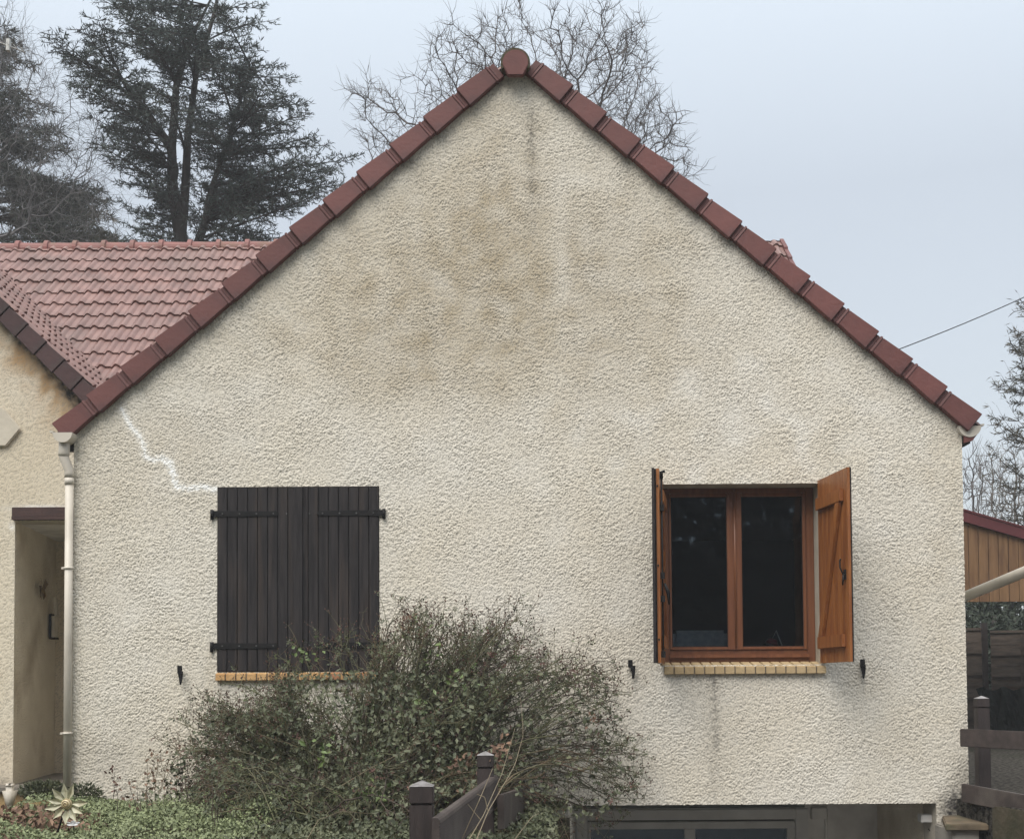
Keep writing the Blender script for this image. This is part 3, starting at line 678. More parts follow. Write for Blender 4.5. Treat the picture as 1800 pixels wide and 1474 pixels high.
# ------------------------------------------------------------------ right window
YW = 0.20
def fx(px): return P(px, 1000, YW).x
def fz(py): return P(1295, py, YW).z
mb = MB(); x0, x1, z0, z1 = RW[0] - 0.0, RW[1] - 0.001, RW[2] - 0.03, RW[3] - 0.002
xL, xR, zB, zT = fx(1176), fx(1417), fz(1142), fz(866)
mb.box((x0, YW, z0), (xL, YW + 0.07, z1)); mb.box((xR, YW, z0), (x1, YW + 0.07, z1)); mb.box((xL, YW, z0), (xR, YW + 0.069, zB)); mb.box((xL, YW, zT), (xR, YW + 0.069, z1))
mb.box((xL - 0.006, YW - 0.022, fz(1156)), (xR + 0.012, YW - 0.0005, fz(1149)))
win = mb.build('window', M_pvc, house, bevel=0.004); win['label'] = 'double casement window in brown woodgrain frame'
xm = fx(1291.5)
def sash(a, b, inner_a, inner_b, n2):
    m = MB(); y_ = YW - 0.012; zb_, zt_ = zB + 0.001, zT - 0.001
    gb, gt = fz(1136), fz(873)
    m.box((a, y_, zb_), (inner_a, y_ + 0.06, zt_)); m.box((inner_b, y_, zb_), (b, y_ + 0.06, zt_)); m.box((inner_a, y_, zb_), (inner_b, y_ + 0.059, gb)); m.box((inner_a, y_, gt), (inner_b, y_ + 0.059, zt_))
    s_ = m.build('sash', M_pvc, win, bevel=0.005)
    p = MB(); p.box((inner_a + 0.001, y_ + 0.028, gb + 0.001), (inner_b - 0.001, y_ + 0.034, gt - 0.001)); p.build('pane', M_glass, win)
    # dark gasket
    g = MB(); t_ = 0.005
    g.box((inner_a + .0005, y_ + 0.012, gb), (inner_a + t_, y_ + 0.026, gt)); g.box((inner_b - t_, y_ + 0.012, gb), (inner_b - .0005, y_ + 0.026, gt)); g.box((inner_a + t_, y_ + 0.012, gb), (inner_b - t_, y_ + 0.026, gb + t_)); g.box((inner_a + t_, y_ + 0.012, gt - t_), (inner_b - t_, y_ + 0.026, gt)); g.build('gasket', M_iron, win)
sash(xL + 0.002, xm - 0.0015, fx(1180), fx(1278), 0)
sash(xm + 0.0015, xR - 0.002, fx(1304), fx(1411), 0)
m = MB(); m.tube([(xm, YW - 0.022, fz(860)), (xm, YW - 0.022, fz(1140))], [0.008, 0.008], 8); m.box((xm - 0.014, YW - 0.018, zB + 0.002), (xm + 0.014, YW - 0.0125, zT - 0.002)); m.build('astragal', M_pvc, win)

# things in the room behind the glass
a = P(1358, 1128, 0.50)
lamp = thing('desk_lamp', (a.x, 0.50, zf + 0.14), 'small red desk lamp behind the right pane of the window', 'lamp')
tbl_z = a.z - 0.10
m = MB(); m.tube([(a.x - 0.01, 0.5, a.z - 0.02), (a.x, 0.5, a.z + 0.02), (a.x + 0.002, 0.5, a.z + 0.03)], [0.06, 0.035, 0.01], 14); m.build('lamp_shade', M_red, lamp)
m = MB(); m.tube([(a.x, 0.5, a.z + 0.03), (a.x + 0.03, 0.5, a.z + 0.09), (a.x + 0.10, 0.5, tbl_z)], 0.005, 8); m.tube([(a.x + 0.10, 0.5, tbl_z), (a.x + 0.10, 0.5, tbl_z + 0.015)], 0.06, 14); m.build('lamp_arm', M_alu, lamp)
t = thing('desk', (a.x, 0.75, zf + 0.14), 'dark desk under the lamp inside the room', 'desk')
m = MB(); m.box((RW[0] + 0.1, 0.42, tbl_z - 0.04), (RW[1] - 0.1, 1.05, tbl_z - 0.0005)); m.build('desk_top', M_beam, t, bevel=0.004)
a2_, b2_ = P(1182, 1108, 0.62), P(1277, 1150, 0.62); sf = thing('reflection_block', (a2_.x, 0.62, tbl_z), 'pale grey block standing in for a reflection low in the left pane', 'reflection_block')
m = MB(); m.box((a2_.x, 0.56, tbl_z + 0.001), (b2_.x, 0.72, a2_.z)); m.build('block_body', M_alu, sf, bevel=0.025)  # pale block added behind the glass to give a reflection-like band
for xx in (RW[0] + 0.15, RW[1] - 0.2):
    for yy in (0.45, 1.0): m = MB(); m.box((xx, yy - .02, zf + 0.141), (xx + 0.05, yy + .03, tbl_z - 0.041)); m.build('leg', M_beam, t)

# ------------------------------------------------------------------ basement recess with glazed door
YG = 1.5
def gp(px, py): return P(px, py, YG)
gw0, gw1 = GAR[0] - 0.25, GAR[1] + 0.0
dx0, dx1, dzt = gp(1012, 1430).x, gp(1420, 1430).x, gp(1200, 1421).z
mb = MB()
mb.box((dx1 + 0.001, YG, -2.4), (GAR[1] + 0.2, YG + 0.2, GAR[2] + 0.01)); mb.box((gw0 - 0.1, YG, -2.4), (dx0 - 0.001, YG + 0.2, GAR[2] + 0.01))
mb.box((dx0 - 0.001, YG, dzt), (dx1 + 0.001, YG + 0.2, GAR[2] + 0.01))
mb.box((GAR[1] + 0.02, T + 0.001, -2.4), (GAR[1] + 0.2, YG - 0.001, GAR[2] + 0.01))
mb.box((gw0 - 0.2, T + 0.001, -2.4), (gw0, YG - 0.001, GAR[2] + 0.01))
mb.build('recess_wall', M_white, house)
mb = MB(); mb.box((gw0, T + 0.001, GAR[2] + 0.002), (GAR[1] + 0.02, YG - 0.001, GAR[2] + 0.015)); mb.build('recess_soffit', M_white, house)
mb = MB(); y_ = YG - 0.02
t1 = gp(1200, 1440).z; xa, xb, xc, xd, xe, xf = (gp(v, 1460).x for v in (1033, 1036, 1203, 1222, 1383, 1398))
mb.box((dx0 + 0.002, y_, -2.35), (xa, YG + 0.06, dzt - 0.002)); mb.box((xf, y_, -2.35), (dx1 - 0.002, YG + 0.06, dzt - 0.002)); mb.box((xa, y_ + 0.002, t1), (xf, YG + 0.058, dzt - 0.002))
door = mb.build('glazed_door', M_grey, house, bevel=0.006); door['label'] = 'glazed basement door in the dark recess'
mb = MB(); zt = gp(1200, 1443).z; zt2 = gp(1200, 1456).z
mb.box((xc, y_ + 0.01, -2.3), (xd, YG + 0.05, zt2)); mb.box((xa + .002, y_ + 0.012, zt2), (xf - .002, YG + 0.048, zt)); mb.box((xa + .002, y_ + 0.012, -2.3), (xb + 0.012, YG + 0.048, zt2)); mb.box((xe, y_ + 0.012, -2.3), (xf - .002, YG + 0.048, zt2))
mb.build('sash', M_grey, door, bevel=0.005)
for a_, b_ in ((xb + 0.013, xc - 0.001), (xd + 0.001, xe - 0.001)):
    m = MB(); m.box((a_, YG + 0.01, -2.3), (b_, YG + 0.016, zt2 - 0.001)); m.build('pane', M_glass, door)
mb = MB(); mb.box((gw0, YG + 0.6, -2.4), (dx1 + 0.2, YG + 0.7, 0)); mb.build('basement_shell', M_dark, house)
mb = MB(); mb.box((gw0, 0.31, GAR[2] - 0.055), (GAR[1] - 0.9, 0.36, GAR[2] - 0.001)); mb.build('lintel_board', M_green, house)
# small fittings in the recess
def wallbox(name, a, b, y_, d, m_, label):
    p0, p1 = P(*a, y_), P(*b, y_); m = MB(); m.box((p0.x, y_ - d, p1.z), (p1.x, y_ - 0.001, p0.z)); return m.build(name, m_, house, bevel=0.006)
wallbox('junction_box', (1424, 1418), (1450, 1438), YG, 0.06, M_white, '')
m = MB(); a = P(1452, 1418, YG - 0.02); m.tube([a, (a.x, a.y, a.z - 0.35)], 0.012, 8); m.build('conduit', M_white, house)
m = MB(); a = P(1532, 1416, 1.75); b = P(1632, 1458, 0.45); m.tube([(GAR[1] + 0.012, 1.9, GAR[2] - 0.005), (GAR[1] + 0.012, 0.4, GAR[2] - 0.20)], 0.011, 8); m.build('conduit', M_grey, house)
a = P(1630, 1437, 0.14)
m = MB(); m.box((a.x - 0.055, 0.10, a.z - 0.030), (a.x + 0.055, 0.20, a.z + 0.030)); m.box((a.x - 0.01, 0.20, a.z - 0.02), (GAR[1] + 0.001, 0.23, a.z + 0.02)); lf = m.build('lamp_fitting', M_white, house, bevel=0.006)
m = MB(); q = [Vector((a.x + 0.036, 0.15, a.z - 0.031)), Vector((a.x + 0.036, 0.15, a.z - 0.07)), Vector((a.x + 0.022, 0.15, a.z - 0.095)), Vector((a.x + 0.008, 0.15, a.z - 0.08))]; m.tube(q, 0.005, 6); m.build('hook', M_iron, lf)

# ------------------------------------------------------------------ entrance wing on the left
YV = 2.35
AN2 = math.radians(44.3); c2, s2 = math.cos(AN2), math.sin(AN2)
vr = P(165, 687, YV - 0.08); RX = vr.x - 3.4; RZ = vr.z + 3.4 * s2 / c2     # ridge out of frame to the left
def z2(x): return RZ - abs(x - RX) * s2 / c2 - 0.20
AL = [P(26, 1000, YV).x, XL - 0.002, P(60, 1378, YV).z, P(60, 916, YV).z]
def in_ent(cx, cz): return (cz < z2(cx) + 0.02) & ~((cx > AL[0]) & (cz < AL[3]) & (cz > AL[2]))
def ent_stains(X, Z):
    d = z2(X) - Z; wob = bandnoise(X.shape[0], X.shape[1], 30, 90, 71)
    U = 900 + X * 2230 / 11.75; W_ = 1209 - (Z - .85) * 2230 / 11.75
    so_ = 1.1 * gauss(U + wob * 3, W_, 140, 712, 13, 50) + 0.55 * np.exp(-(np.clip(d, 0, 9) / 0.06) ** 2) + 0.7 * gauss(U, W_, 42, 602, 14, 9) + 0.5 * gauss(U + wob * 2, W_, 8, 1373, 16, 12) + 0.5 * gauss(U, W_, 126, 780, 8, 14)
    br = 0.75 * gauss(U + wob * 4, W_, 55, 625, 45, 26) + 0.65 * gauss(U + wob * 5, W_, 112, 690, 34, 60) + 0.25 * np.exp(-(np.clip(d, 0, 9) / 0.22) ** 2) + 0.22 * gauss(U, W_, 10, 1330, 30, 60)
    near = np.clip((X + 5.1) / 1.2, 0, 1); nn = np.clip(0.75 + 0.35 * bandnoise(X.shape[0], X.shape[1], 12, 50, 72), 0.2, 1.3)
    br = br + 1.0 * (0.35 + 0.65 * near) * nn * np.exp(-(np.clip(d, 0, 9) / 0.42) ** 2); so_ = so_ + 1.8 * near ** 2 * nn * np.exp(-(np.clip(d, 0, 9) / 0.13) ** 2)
    wh = 0.85 * gauss(U + wob * 3, W_, 70, 890, 46, 4.5) + 0.6 * gauss(U, W_, 20, 922, 6, 7)
    return np.stack([np.clip(br, 0, 1), np.clip(wh, 0, 1), np.clip(so_, 0, 1)], -1)
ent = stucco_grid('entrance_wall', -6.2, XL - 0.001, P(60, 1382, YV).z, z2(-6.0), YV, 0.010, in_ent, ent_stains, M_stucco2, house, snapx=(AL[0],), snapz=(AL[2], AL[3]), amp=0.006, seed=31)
mb = MB(); yb0 = YV + 0.001
mb.prism([(-9.5, yb0, -0.3), (AL[0] - 0.07, yb0, -0.3), (AL[0] - 0.07, yb0, z2(AL[0]) - .02), (RX, yb0, RZ - 0.25), (-9.5, yb0, z2(-9.5) - .02)], (0, 0.24, 0))
mb.prism([(AL[0], yb0, AL[3]), (XL, yb0, AL[3]), (XL, yb0, z2(XL) - .02), (AL[0], yb0, z2(AL[0]) - .02)], (0, 0.24, 0))
mb.build('wall_core', M_reveal, house)
# porch recess: left cheek, back wall, ceiling, floor; same roughcast
mb = MB(); YK = YV + 1.6
SG = AL[0] + 0.0; SB = P(97, 1200, YK).x
n = 0
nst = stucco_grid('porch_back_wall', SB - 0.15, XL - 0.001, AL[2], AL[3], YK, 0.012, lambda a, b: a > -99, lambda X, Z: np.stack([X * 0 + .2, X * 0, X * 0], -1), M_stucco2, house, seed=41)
mb.prism([(SG + 0.001, YV + 0.003, AL[2] - .02), (SB, YK, AL[2] - .02), (SB - 0.3, YK, AL[2] - .02), (SG - 0.3, YV + 0.242, AL[2] - .02), (SG - 0.04, YV + 0.242, AL[2] - .02), (SG - 0.04, YV + 0.003, AL[2] - .02)], (0, 0, AL[3] - AL[2] + .04))
mb.box((SB - 0.4, YK + 0.01, AL[2] - .02), (XL, YK + 0.15, AL[3] + 0.02))
mb.build('porch_side_wall', M_porch, house)
mb = MB(); mb.box((SB - 0.3, YV + 0.242, AL[3] + 0.002), (XL - 0.001, YK + 0.1, AL[3] + 0.1)); mb.build('porch_ceiling', M_white, house)
mb = MB(); a = P(24, 892, YV); b = P(115, 914, YV); mb.box((a.x, YV - 0.045, b.z), (XL - 0.002, YV + 0.20, a.z - 0.002)); mb.box((a.x - 0.001, YV - 0.052, b.z - 0.001), (XL - 0.002, YV - 0.0455, b.z + 0.035)); mb.build('lintel_beam', M_beam, house, bevel=0.004)
mb = MB(); a = P(12, 1381, YV - 0.35); zs = AL[2]
mb.box((a.x - 0.6, YV - 0.35, zs - 0.045), (XL - 0.002, YV + 1.62, zs - 0.001)); mb.build('porch_step', M_slab, house, bevel=0.008)
mb = MB(); mb.box((a.x - 1.2, YV - 0.30, -0.3), (XL - 0.002, YV - 0.02, zs - 0.047)); mb.build('step_riser', M_ystone, house, bevel=0.01)
# wall plaque with cut corners, half in the frame
q = [(-36, 735), (3, 716), (12, 722), (38, 754), (12, 785), (-36, 786)]
mb = MB(); mb.prism([P(*v, YV - 0.011) for v in q], (0, -0.028, 0)); mb.build('wall_plaque', M_ceram, house, bevel=0.010)
# roof of the entrance wing
L2 = 3.62 / c2; tp = Vector((RX, YV - 0.10, RZ + 0.0))
V1, F1 = tile_roof(tp + Vector((c2, 0, -s2)) * L2, (0, 1, 0), (-c2, 0, s2), 4.3, L2, seed=8, lip=0.022)
V2, F2 = tile_roof(tp + Vector((-c2, 0, -s2)) * L2, (0, 1, 0), (c2, 0, s2), 4.3, L2, seed=9)
V_, F_, _ = cat_mesh([(V1, F1), (V2, F2)]); er = raw('roof', V_, F_, M_tile, house); er['label'] = 'small entrance roof with dark brown verge tiles'
mb = MB()
for sgn in (-1, 1): slab(mb, tp + Vector((sgn * c2, 0.01, -s2)) * L2 * 0.995, (0, 1, 0), (-sgn * c2, 0, s2), 4.25, L2 * 0.99, 0.10)
mb.build('roof_deck', M_dark, er)
i = 0; gdat = None
s_ = L2 + 0.03
while s_ > 0.3:
    e_ = Vector((RX + c2 * s_, YV - 0.10, RZ - s2 * s_))
    if gdat is None:
        m = MB(); m.prism([(-0.232, -0.028, -0.135), (0.0, -0.034, -0.145), (0.0, -0.034, 0.030), (-0.232, -0.028, 0.018)], (0, 0.04, 0)); m.prism([(-0.25, -0.018, -0.130), (-0.233, -0.018, -0.130), (-0.233, -0.018, 0.012), (-0.25, -0.018, 0.012)], (0, 0.03, 0))
        o = m.build('verge_tile', M_vdark, er, bevel=0.004, abs_=False, M=Matrix(((c2, 0, s2), (0, 1, 0), (-s2, 0, c2)))); gdat = o.data; o.location = e_
    else:
        o = bpy.data.objects.new('verge_tile', gdat); COL.objects.link(o); o.parent = er; o.location = e_
    o.rotation_euler = (0, random.uniform(-.008, .008), random.uniform(-.02, .02)); s_ -= 0.240

# ornaments in the porch
def cheek(t, z, off=0.01):     # point on the splayed porch cheek
    return Vector((SG + (SB - SG) * (t - 0.0), YV + 0.242 + (YK - YV - 0.242) * t, z)) + Vector((1, 0, 0)) * off
a = Vector((0, 0, P(64, 1037, YV + 0.75).z)); b = cheek(0.40, a.z, 0.025)
bt = thing('butterfly_ornament', b, 'small brown metal butterfly hung on the porch side wall', 'ornament')
m = MB(); m.tube([b + Vector((0, 0, -.07)), b + Vector((0, 0, .05))], [0.004, 0.014, ], 8); m.build('body', M_fly, bt)
for s_, tt in ((-1, 0.3), (1, 0.3)):
    m = MB(); dirw = Vector((0.16, s_ * 0.9, 0)).normalized()
    o_ = b + Vector((0.004, 0, 0)); m.prism([o_, o_ + dirw * 0.06 + Vector((.01, 0, 0.12)), o_ + dirw * 0.10 + Vector((.015, 0, 0.07)), o_ + dirw * 0.05 + Vector((.01, 0, 0.01)), o_ + dirw * 0.07 + Vector((.01, 0, -0.05)), o_ + dirw * 0.03 + Vector((.01, 0, -0.09))], (0.004, 0, 0)); m.build('wing', M_fly, bt)
a = P(88, 1098, YV + 1.15); b = cheek(0.78, a.z, 0.03)
wt = thing('wall_thermometer', b, 'narrow white plate with dark bracket on the porch side wall', 'wall plate')
m = MB(); m.box((b.x + 0.01, b.y - 0.05, b.z - 0.12), (b.x + 0.04, b.y + 0.05, b.z + 0.10)); m.prism([(b.x + 0.02, b.y, b.z + 0.101), (b.x + 0.05, b.y, b.z + 0.101), (b.x + 0.03, b.y, b.z + 0.29), (b.x + 0.005, b.y, b.z + 0.29)], (0, 0.06, 0)); m.build('plate', M_gut, wt, bevel=0.003)
m = MB(); m.box((b.x - 0.012, b.y - 0.055, b.z - 0.14), (b.x + 0.009, b.y + 0.055, b.z + 0.12)); m.box((b.x + 0.0095, b.y - 0.055, b.z - 0.14), (b.x + 0.05, b.y + 0.055, b.z - 0.121)); m.build('bracket', M_iron, wt)

# ------------------------------------------------------------------ ground, ramp, retaining walls
def rampx_l(y): return 0.42 + 0.155 * y       # left edge of the ramp
def rampx_r(y): return 3.26 - 0.17 * y
YN = -16.0
mb = MB()
def sheet(pts): mb.add([Vector(p) for p in pts], [tuple(range(len(pts)))])
xl0, xlN = rampx_l(0.15) - 0.01, rampx_l(YN) - 0.01; xr0, xrN = rampx_r(0.15) + 0.01, rampx_r(YN) + 0.01
GX0, GX1, GY0, GY1 = -8.0, -2.9, -3.0, 2.4
def gz(x, y):
    a = min(max((-3.15 - x) / 0.5, 0), 1); b = min(max((y + 1.3) / 1.8, 0), 1); return -0.25 * a * a * (3 - 2 * a) * b * b * (3 - 2 * b)
ng, mg = 26, 27
gv = [(GX0 + (GX1 - GX0) * i / ng, GY0 + (GY1 - GY0) * j / mg) for j in range(mg + 1) for i in range(ng + 1)]
mb.add([(x, y, gz(x, y)) for x, y in gv], [(j * (ng + 1) + i, j * (ng + 1) + i + 1, (j + 1) * (ng + 1) + i + 1, (j + 1) * (ng + 1) + i) for j in range(mg) for i in range(ng)], 0, True)
def edge_l(y): return xlN + (xl0 - xlN) * (y - YN) / (0.15 - YN)
sheet([(GX1, GY0, 0), (edge_l(GY0), GY0, 0), (xl0, 0.15, 0), (GX1, 0.15, 0)]); sheet([(-400, YN, 0), (xlN, YN, 0), (edge_l(GY0), GY0, 0), (-400, GY0, 0)]); sheet([(-400, GY0, 0), (GX0, GY0, 0), (GX0, 0.15, 0), (-400, 0.15, 0)])
sheet([(-400, 0.15, 0), (GX0, 0.15, 0), (GX0, 600, 0), (-400, 600, 0)]); sheet([(GX0, GY1, -0.26), (xl0 - 1.5, GY1, -0.26), (xl0 - 1.5, 600, -0.26), (GX0, 600, -0.26)]); sheet([(GX1, 0.15, 0), (xl0 - 1.5, 0.15, 0), (xl0 - 1.5, GY1, 0), (GX1, GY1, 0)])
sheet([(-400, -400, 0), (400, -400, 0), (400, YN, 0), (-400, YN, 0)])
ga = mb.build('ground', M_soil); tag(ga, kind='structure')
mb = MB(); sheet([(xrN, YN, 0), (400, YN, 0), (400, 0.15, 0), (xr0, 0.15, 0)]); sheet([(XR - 0.2, 0.15, 0), (400, 0.15, 0), (400, 30, 0), (XR - 0.2, 30, 0)])
mb.add([(xr0, 0.15, 0), (xrN, YN, 0), (xrN, YN, -2.4), (xr0, 0.15, -2.4)], [(0, 1, 2, 3)])
tag(mb.build('gravel_yard', M_gravel), kind='structure')
mb = MB(); sheet([(xl0 - 1.5, 30, -0.004), (400, 30, -0.004), (400, 600, -0.004), (xl0 - 1.5, 600, -0.004)]); tag(mb.build('meadow', M_grass), kind='structure')
mb = MB(); sheet([(-1, 2.4, -2.35), (4, 2.4, -2.35), (4, -1, -2.35), (-1, -1, -2.35)]); sheet([(-1, -1, -2.35), (4, -1, -2.35), (6.4, YN, -0.03), (-3.2, YN, -0.03)]); tag(mb.build('driveway', M_asph), kind='structure')
def retwall(f, side, name, label):
    m = MB(); y1_, y0_ = (-0.02 if side < 0 else -0.5), YN
    a0, a1 = f(y1_), f(y0_); o = 0.14 * side
    m.prism([(a0, y1_, -2.5), (a1, y0_, -2.5), (a1 + o, y0_, -2.5), (a0 + o, y1_, -2.5)], (0, 0, 2.494 if side > 0 else 2.38))
    r = m.build(name, M_mossy); tag(r, label, 'wall'); return r
retwall(rampx_l, -1, 'retaining_wall', 'low concrete retaining wall under the slatted rail fence beside the bush')
retwall(rampx_r, 1, 'retaining_wall', 'low concrete retaining wall along the gravel on the right')
# pier with stone cap at the right corner
pc = P(1692, 1450, -0.25)
pier = thing('stone_pier', (pc.x, -0.25, -2.4), 'white painted pier with weathered stone cap at the right wall corner', 'pier')
a, b = P(1660, 1458, -0.42), P(1731, 1458, -0.42)
m = MB(); m.box((P(1650, 1460, -0.1).x, -0.40, -2.4), (b.x - 0.03, -0.012, P(1692, 1457, -0.42).z)); m.build('shaft', M_conc, pier, bevel=0.01)
zt_ = P(1692, 1446, -0.44).z; m = MB(); m.prism([(P(1655, 1440, 0).x, -0.011, zt_ + 0.012), (P(1718, 1440, 0).x, -0.011, zt_ + 0.012), (P(1738, 1450, -0.45).x, -0.45, zt_ - 0.008), (P(1662, 1452, -0.45).x, -0.45, zt_ - 0.008)], (0, 0, -0.045)); m.build('cap', M_stone, pier, bevel=0.008)

# ------------------------------------------------------------------ post and rail fences
def post(x, y, ztop, zb, w_, parent, d=None):
    d = d or w_; m = MB(); h = w_ / 2; k = d / 2
    m.box((x - h, y - k, zb), (x + h, y + k, ztop - w_ * 1.02)); m.box((x - h * .9, y - k * .9, ztop - w_ * 1.02), (x + h * .9, y + k * .9, ztop - w_ * 0.94))
    p_ = m.build('post', M_fence, parent, bevel=0.004)
    m = MB(); m.box((x - h, y - k, ztop - w_ * 0.94), (x + h, y + k, ztop - w_ * 0.24))
    m.build('post_head', M_fence, p_, bevel=0.003)
    m = MB(); z_ = ztop - w_ * 0.239; vs = [(x - h, y - k, z_), (x + h, y - k, z_), (x + h, y + k, z_), (x - h, y + k, z_), (x, y, ztop)]
    m.add(vs, [(0, 1, 4), (1, 2, 4), (2, 3, 4), (3, 0, 4), (3, 2, 1, 0)]); m.build('post_cap', M_cap, p_)
    return p_
def rail(p0, p1, h, t, parent, grooved=False, name='rail'):
    """board standing on edge from p0 to p1 (top line), thickness t to its right side"""
    p0, p1 = Vector(p0), Vector(p1); d = (p1 - p0); dh = Vector((d.x, d.y, 0)).normalized(); s = Vector((dh.y, -dh.x, 0))
    prof = []
    if grooved:
        prof = [(0, 0), (0.0, -h), (t, -h)]; k = 12; gz = np.linspace(-h + 0.012, -0.028, k * 2)
        for i_, z_ in enumerate(gz): prof.append((t - (0.007 if (i_ // 1) % 2 else 0.0), z_))
        prof += [(t, -0.022), (t - 0.004, -0.008), (t - 0.012, 0)]
    else: prof = [(0, 0), (0, -h), (t, -h), (t, 0)]
    m = MB(); m.prism([p0 + s * a_ + Vector((0, 0, z_)) for a_, z_ in prof], d); return m.build(name, M_rail, parent, bevel=0 if grooved else 0.005)
p1_ = P(740, 1372, -4.45); p2_ = P(853, 1320, -2.35); p3_ = P(912, 1388, -0.85)
lf = thing('rail_fence', (p1_.x, -4.4, 0), 'brown post and rail fence with grooved rail in front of the rose bush', 'fence')
post(p1_.x, -4.4, p1_.z, -1.3, 0.093, lf); post(p2_.x, -2.3, p2_.z, -1.3, 0.093, lf); post(p3_.x, -0.8, p3_.z - 0.02, -1.6, 0.093, lf)
dy = (p2_ - p1_); dy.z = 0; u_ = dy.normalized()
A0 = P(759, 1437, -4.5); B0 = P(866, 1361, -2.2)
rail(A0, B0, 0.170, 0.034, lf, True); rail(A0 + Vector((0, 0, -0.42)), B0 + Vector((0, 0, -0.42)), 0.165, 0.034, lf, True)
A1 = P(874, 1396, -2.5); A1.x = max(A1.x, 0.0 + A1.x); B1 = P(921, 1381, -0.55)
rail(A1, B1, 0.19, 0.034, lf); rail(A1 + Vector((0, 0, -0.45)), B1 + Vector((0, 0, -0.45)), 0.17, 0.034, lf)
m_l = P(925, 1408, -0.72); m_r = P(938, 1402, -0.05); rail(m_l, m_r, 0.20, 0.03, lf)

q0, q1 = P(1692, 1280, -0.20), P(1800, 1284.5, -0.62); d_ = q1 - q0
rf = thing('rail_fence', (q0.x, -0.3, 0), 'dark brown two rail fence at the right corner of the house', 'fence')
rail(q0, q0 + d_ * 3.2, 0.128, 0.035, rf)
r0, r1 = P(1696, 1376, -0.20), P(1800, 1395, -0.75); rail(r0, r0 + (r1 - r0) * 3.2, 0.132, 0.035, rf)
pp = P(1725, 1222, -0.10); post(pp.x, -0.10, pp.z, -1.6, 0.088, rf); e2 = q0 + d_ * 2.6; post(e2.x + .03, e2.y + 0.12, pp.z, -1.6, 0.088, rf)

# ------------------------------------------------------------------ carport shed, panel fence, pipe, cable
YS = 6.2
def sp(px, py, y_=YS): return P(px, py, y_)
shed = thing('wooden_shed', (sp(1745, 1100).x, YS, 0), 'wooden shed gable of vertical pine planks with a dark red roof edge', 'shed')
zb_ = sp(1740, 1057).z; xs0 = sp(1668, 1000).x; pw = 0.123; tr0, tr1 = sp(1690, 912), sp(1800, 944); sl_ = (tr1.z - tr0.z) / (tr1.x - tr0.x)
mb = MB(); x = xs0; r = random.Random(5)
while x < xs0 + 4.2:
    zt0 = tr0.z + (x - tr0.x) * sl_; zt1 = tr0.z + (x + pw - tr0.x) * sl_; yy = YS + r.uniform(-.003, .003)
    mb.prism([(x + 0.004, yy, zb_), (x + pw - 0.004, yy, zb_), (x + pw - 0.004, yy, zt1), (x + 0.004, yy, zt0)], (0, 0.02, 0)); x += pw
mb.build('plank_gable', M_plank, shed, bevel=0.003)
mb = MB(); mb.box((xs0, YS + 0.021, zb_ + 0.01), (xs0 + 4.2, YS + 0.05, tr0.z - 0.95)); mb.build('backing', M_beam, shed)
mb = MB(); a = Vector((xs0, YS - 0.05, tr0.z + (xs0 - tr0.x) * sl_)); L_ = Vector((4.3, 0, 4.3 * sl_))
mb.prism([a + Vector((0, 0, -0.03)), a + Vector((0, 0, 0.10)), a + Vector((0, 0.05, 0.10)), a + Vector((0, 0.05, -0.03))], L_)
mb.prism([a + Vector((0, -0.01, 0.101)), a + Vector((0, -0.01, 0.125)), a + Vector((0, 5, 0.125)), a + Vector((0, 5, 0.101))], L_); mb.build('roof', M_fascia, shed)
for xx, yy in ((xs0 + 0.02, YS + 0.1), (xs0 + 4.0, YS + 0.1), (xs0 + 0.02, YS + 4.6), (xs0 + 4.0, YS + 4.6)):
    m = MB(); m.box((xx, yy, 0.001), (xx + 0.12, yy + 0.12, 2.0)); m.build('post', M_beam, shed)

YF = 12.0
def panel_fence(x0, y0, x1, y1, ztop, npan, name, label, zoff=0):
    f = thing(name, (x0, y0, 0), label, 'fence'); d = Vector((x1 - x0, y1 - y0, 0)); L_ = d.length / npan; d.normalize(); nrm = Vector((d.y, -d.x, 0))
    for i in range(npan):
        a = Vector((x0, y0, 0)) + d * (L_ * i + 0.06); zt = ztop - 0.05 * (i % 2); m = MB(); ll = L_ - 0.12
        n_ = 9; hh = (zt - 0.08) / n_
        for k in range(n_):
            z_ = 0.06 + k * hh; o_ = nrm * (0.012 if k % 2 else 0.002)
            m.prism([a + o_ + nrm * 0.022 + Vector((0, 0, z_)), a + o_ + nrm * 0.006 + Vector((0, 0, z_ + hh * 1.08)), a + o_ + Vector((0, 0, z_ + hh * 1.08)), a + o_ + nrm * 0.010 + Vector((0, 0, z_))], d * ll)
        for k in range(3): q = a + d * (ll * (0.25 + 0.25 * k)); m.prism([q + nrm * 0.036, q + d * 0.03 + nrm * 0.036, q + d * 0.03 + nrm * 0.048, q + nrm * 0.048], (0, 0, zt - 0.02)) if k != 1 else None
        m.prism([a + Vector((0, 0, zt)) + nrm * 0.03, a + Vector((0, 0, zt + 0.04)) + nrm * 0.03, a + Vector((0, 0, zt + 0.04)) - nrm * 0.02, a + Vector((0, 0, zt)) - nrm * 0.02], d * ll)
        m.build('panel', M_panel, f)
    for i in range(npan + 1):
        a = Vector((x0, y0, 0)) + d * (L_ * i - 0.04); m = MB(); m.box((a.x - 0.045, a.y - 0.045, 0), (a.x + 0.045, a.y + 0.045, ztop + 0.12)); m.build('post', M_fence, f)
    return f
c_ = P(1722, 1108, YF); panel_fence(c_.x - 1.87, YF + 0.3, c_.x - 1.87 + 7.6, YF - 1.8, c_.z, 4, 'panel_fence', 'old dark timber panel fence across the gravel yard')
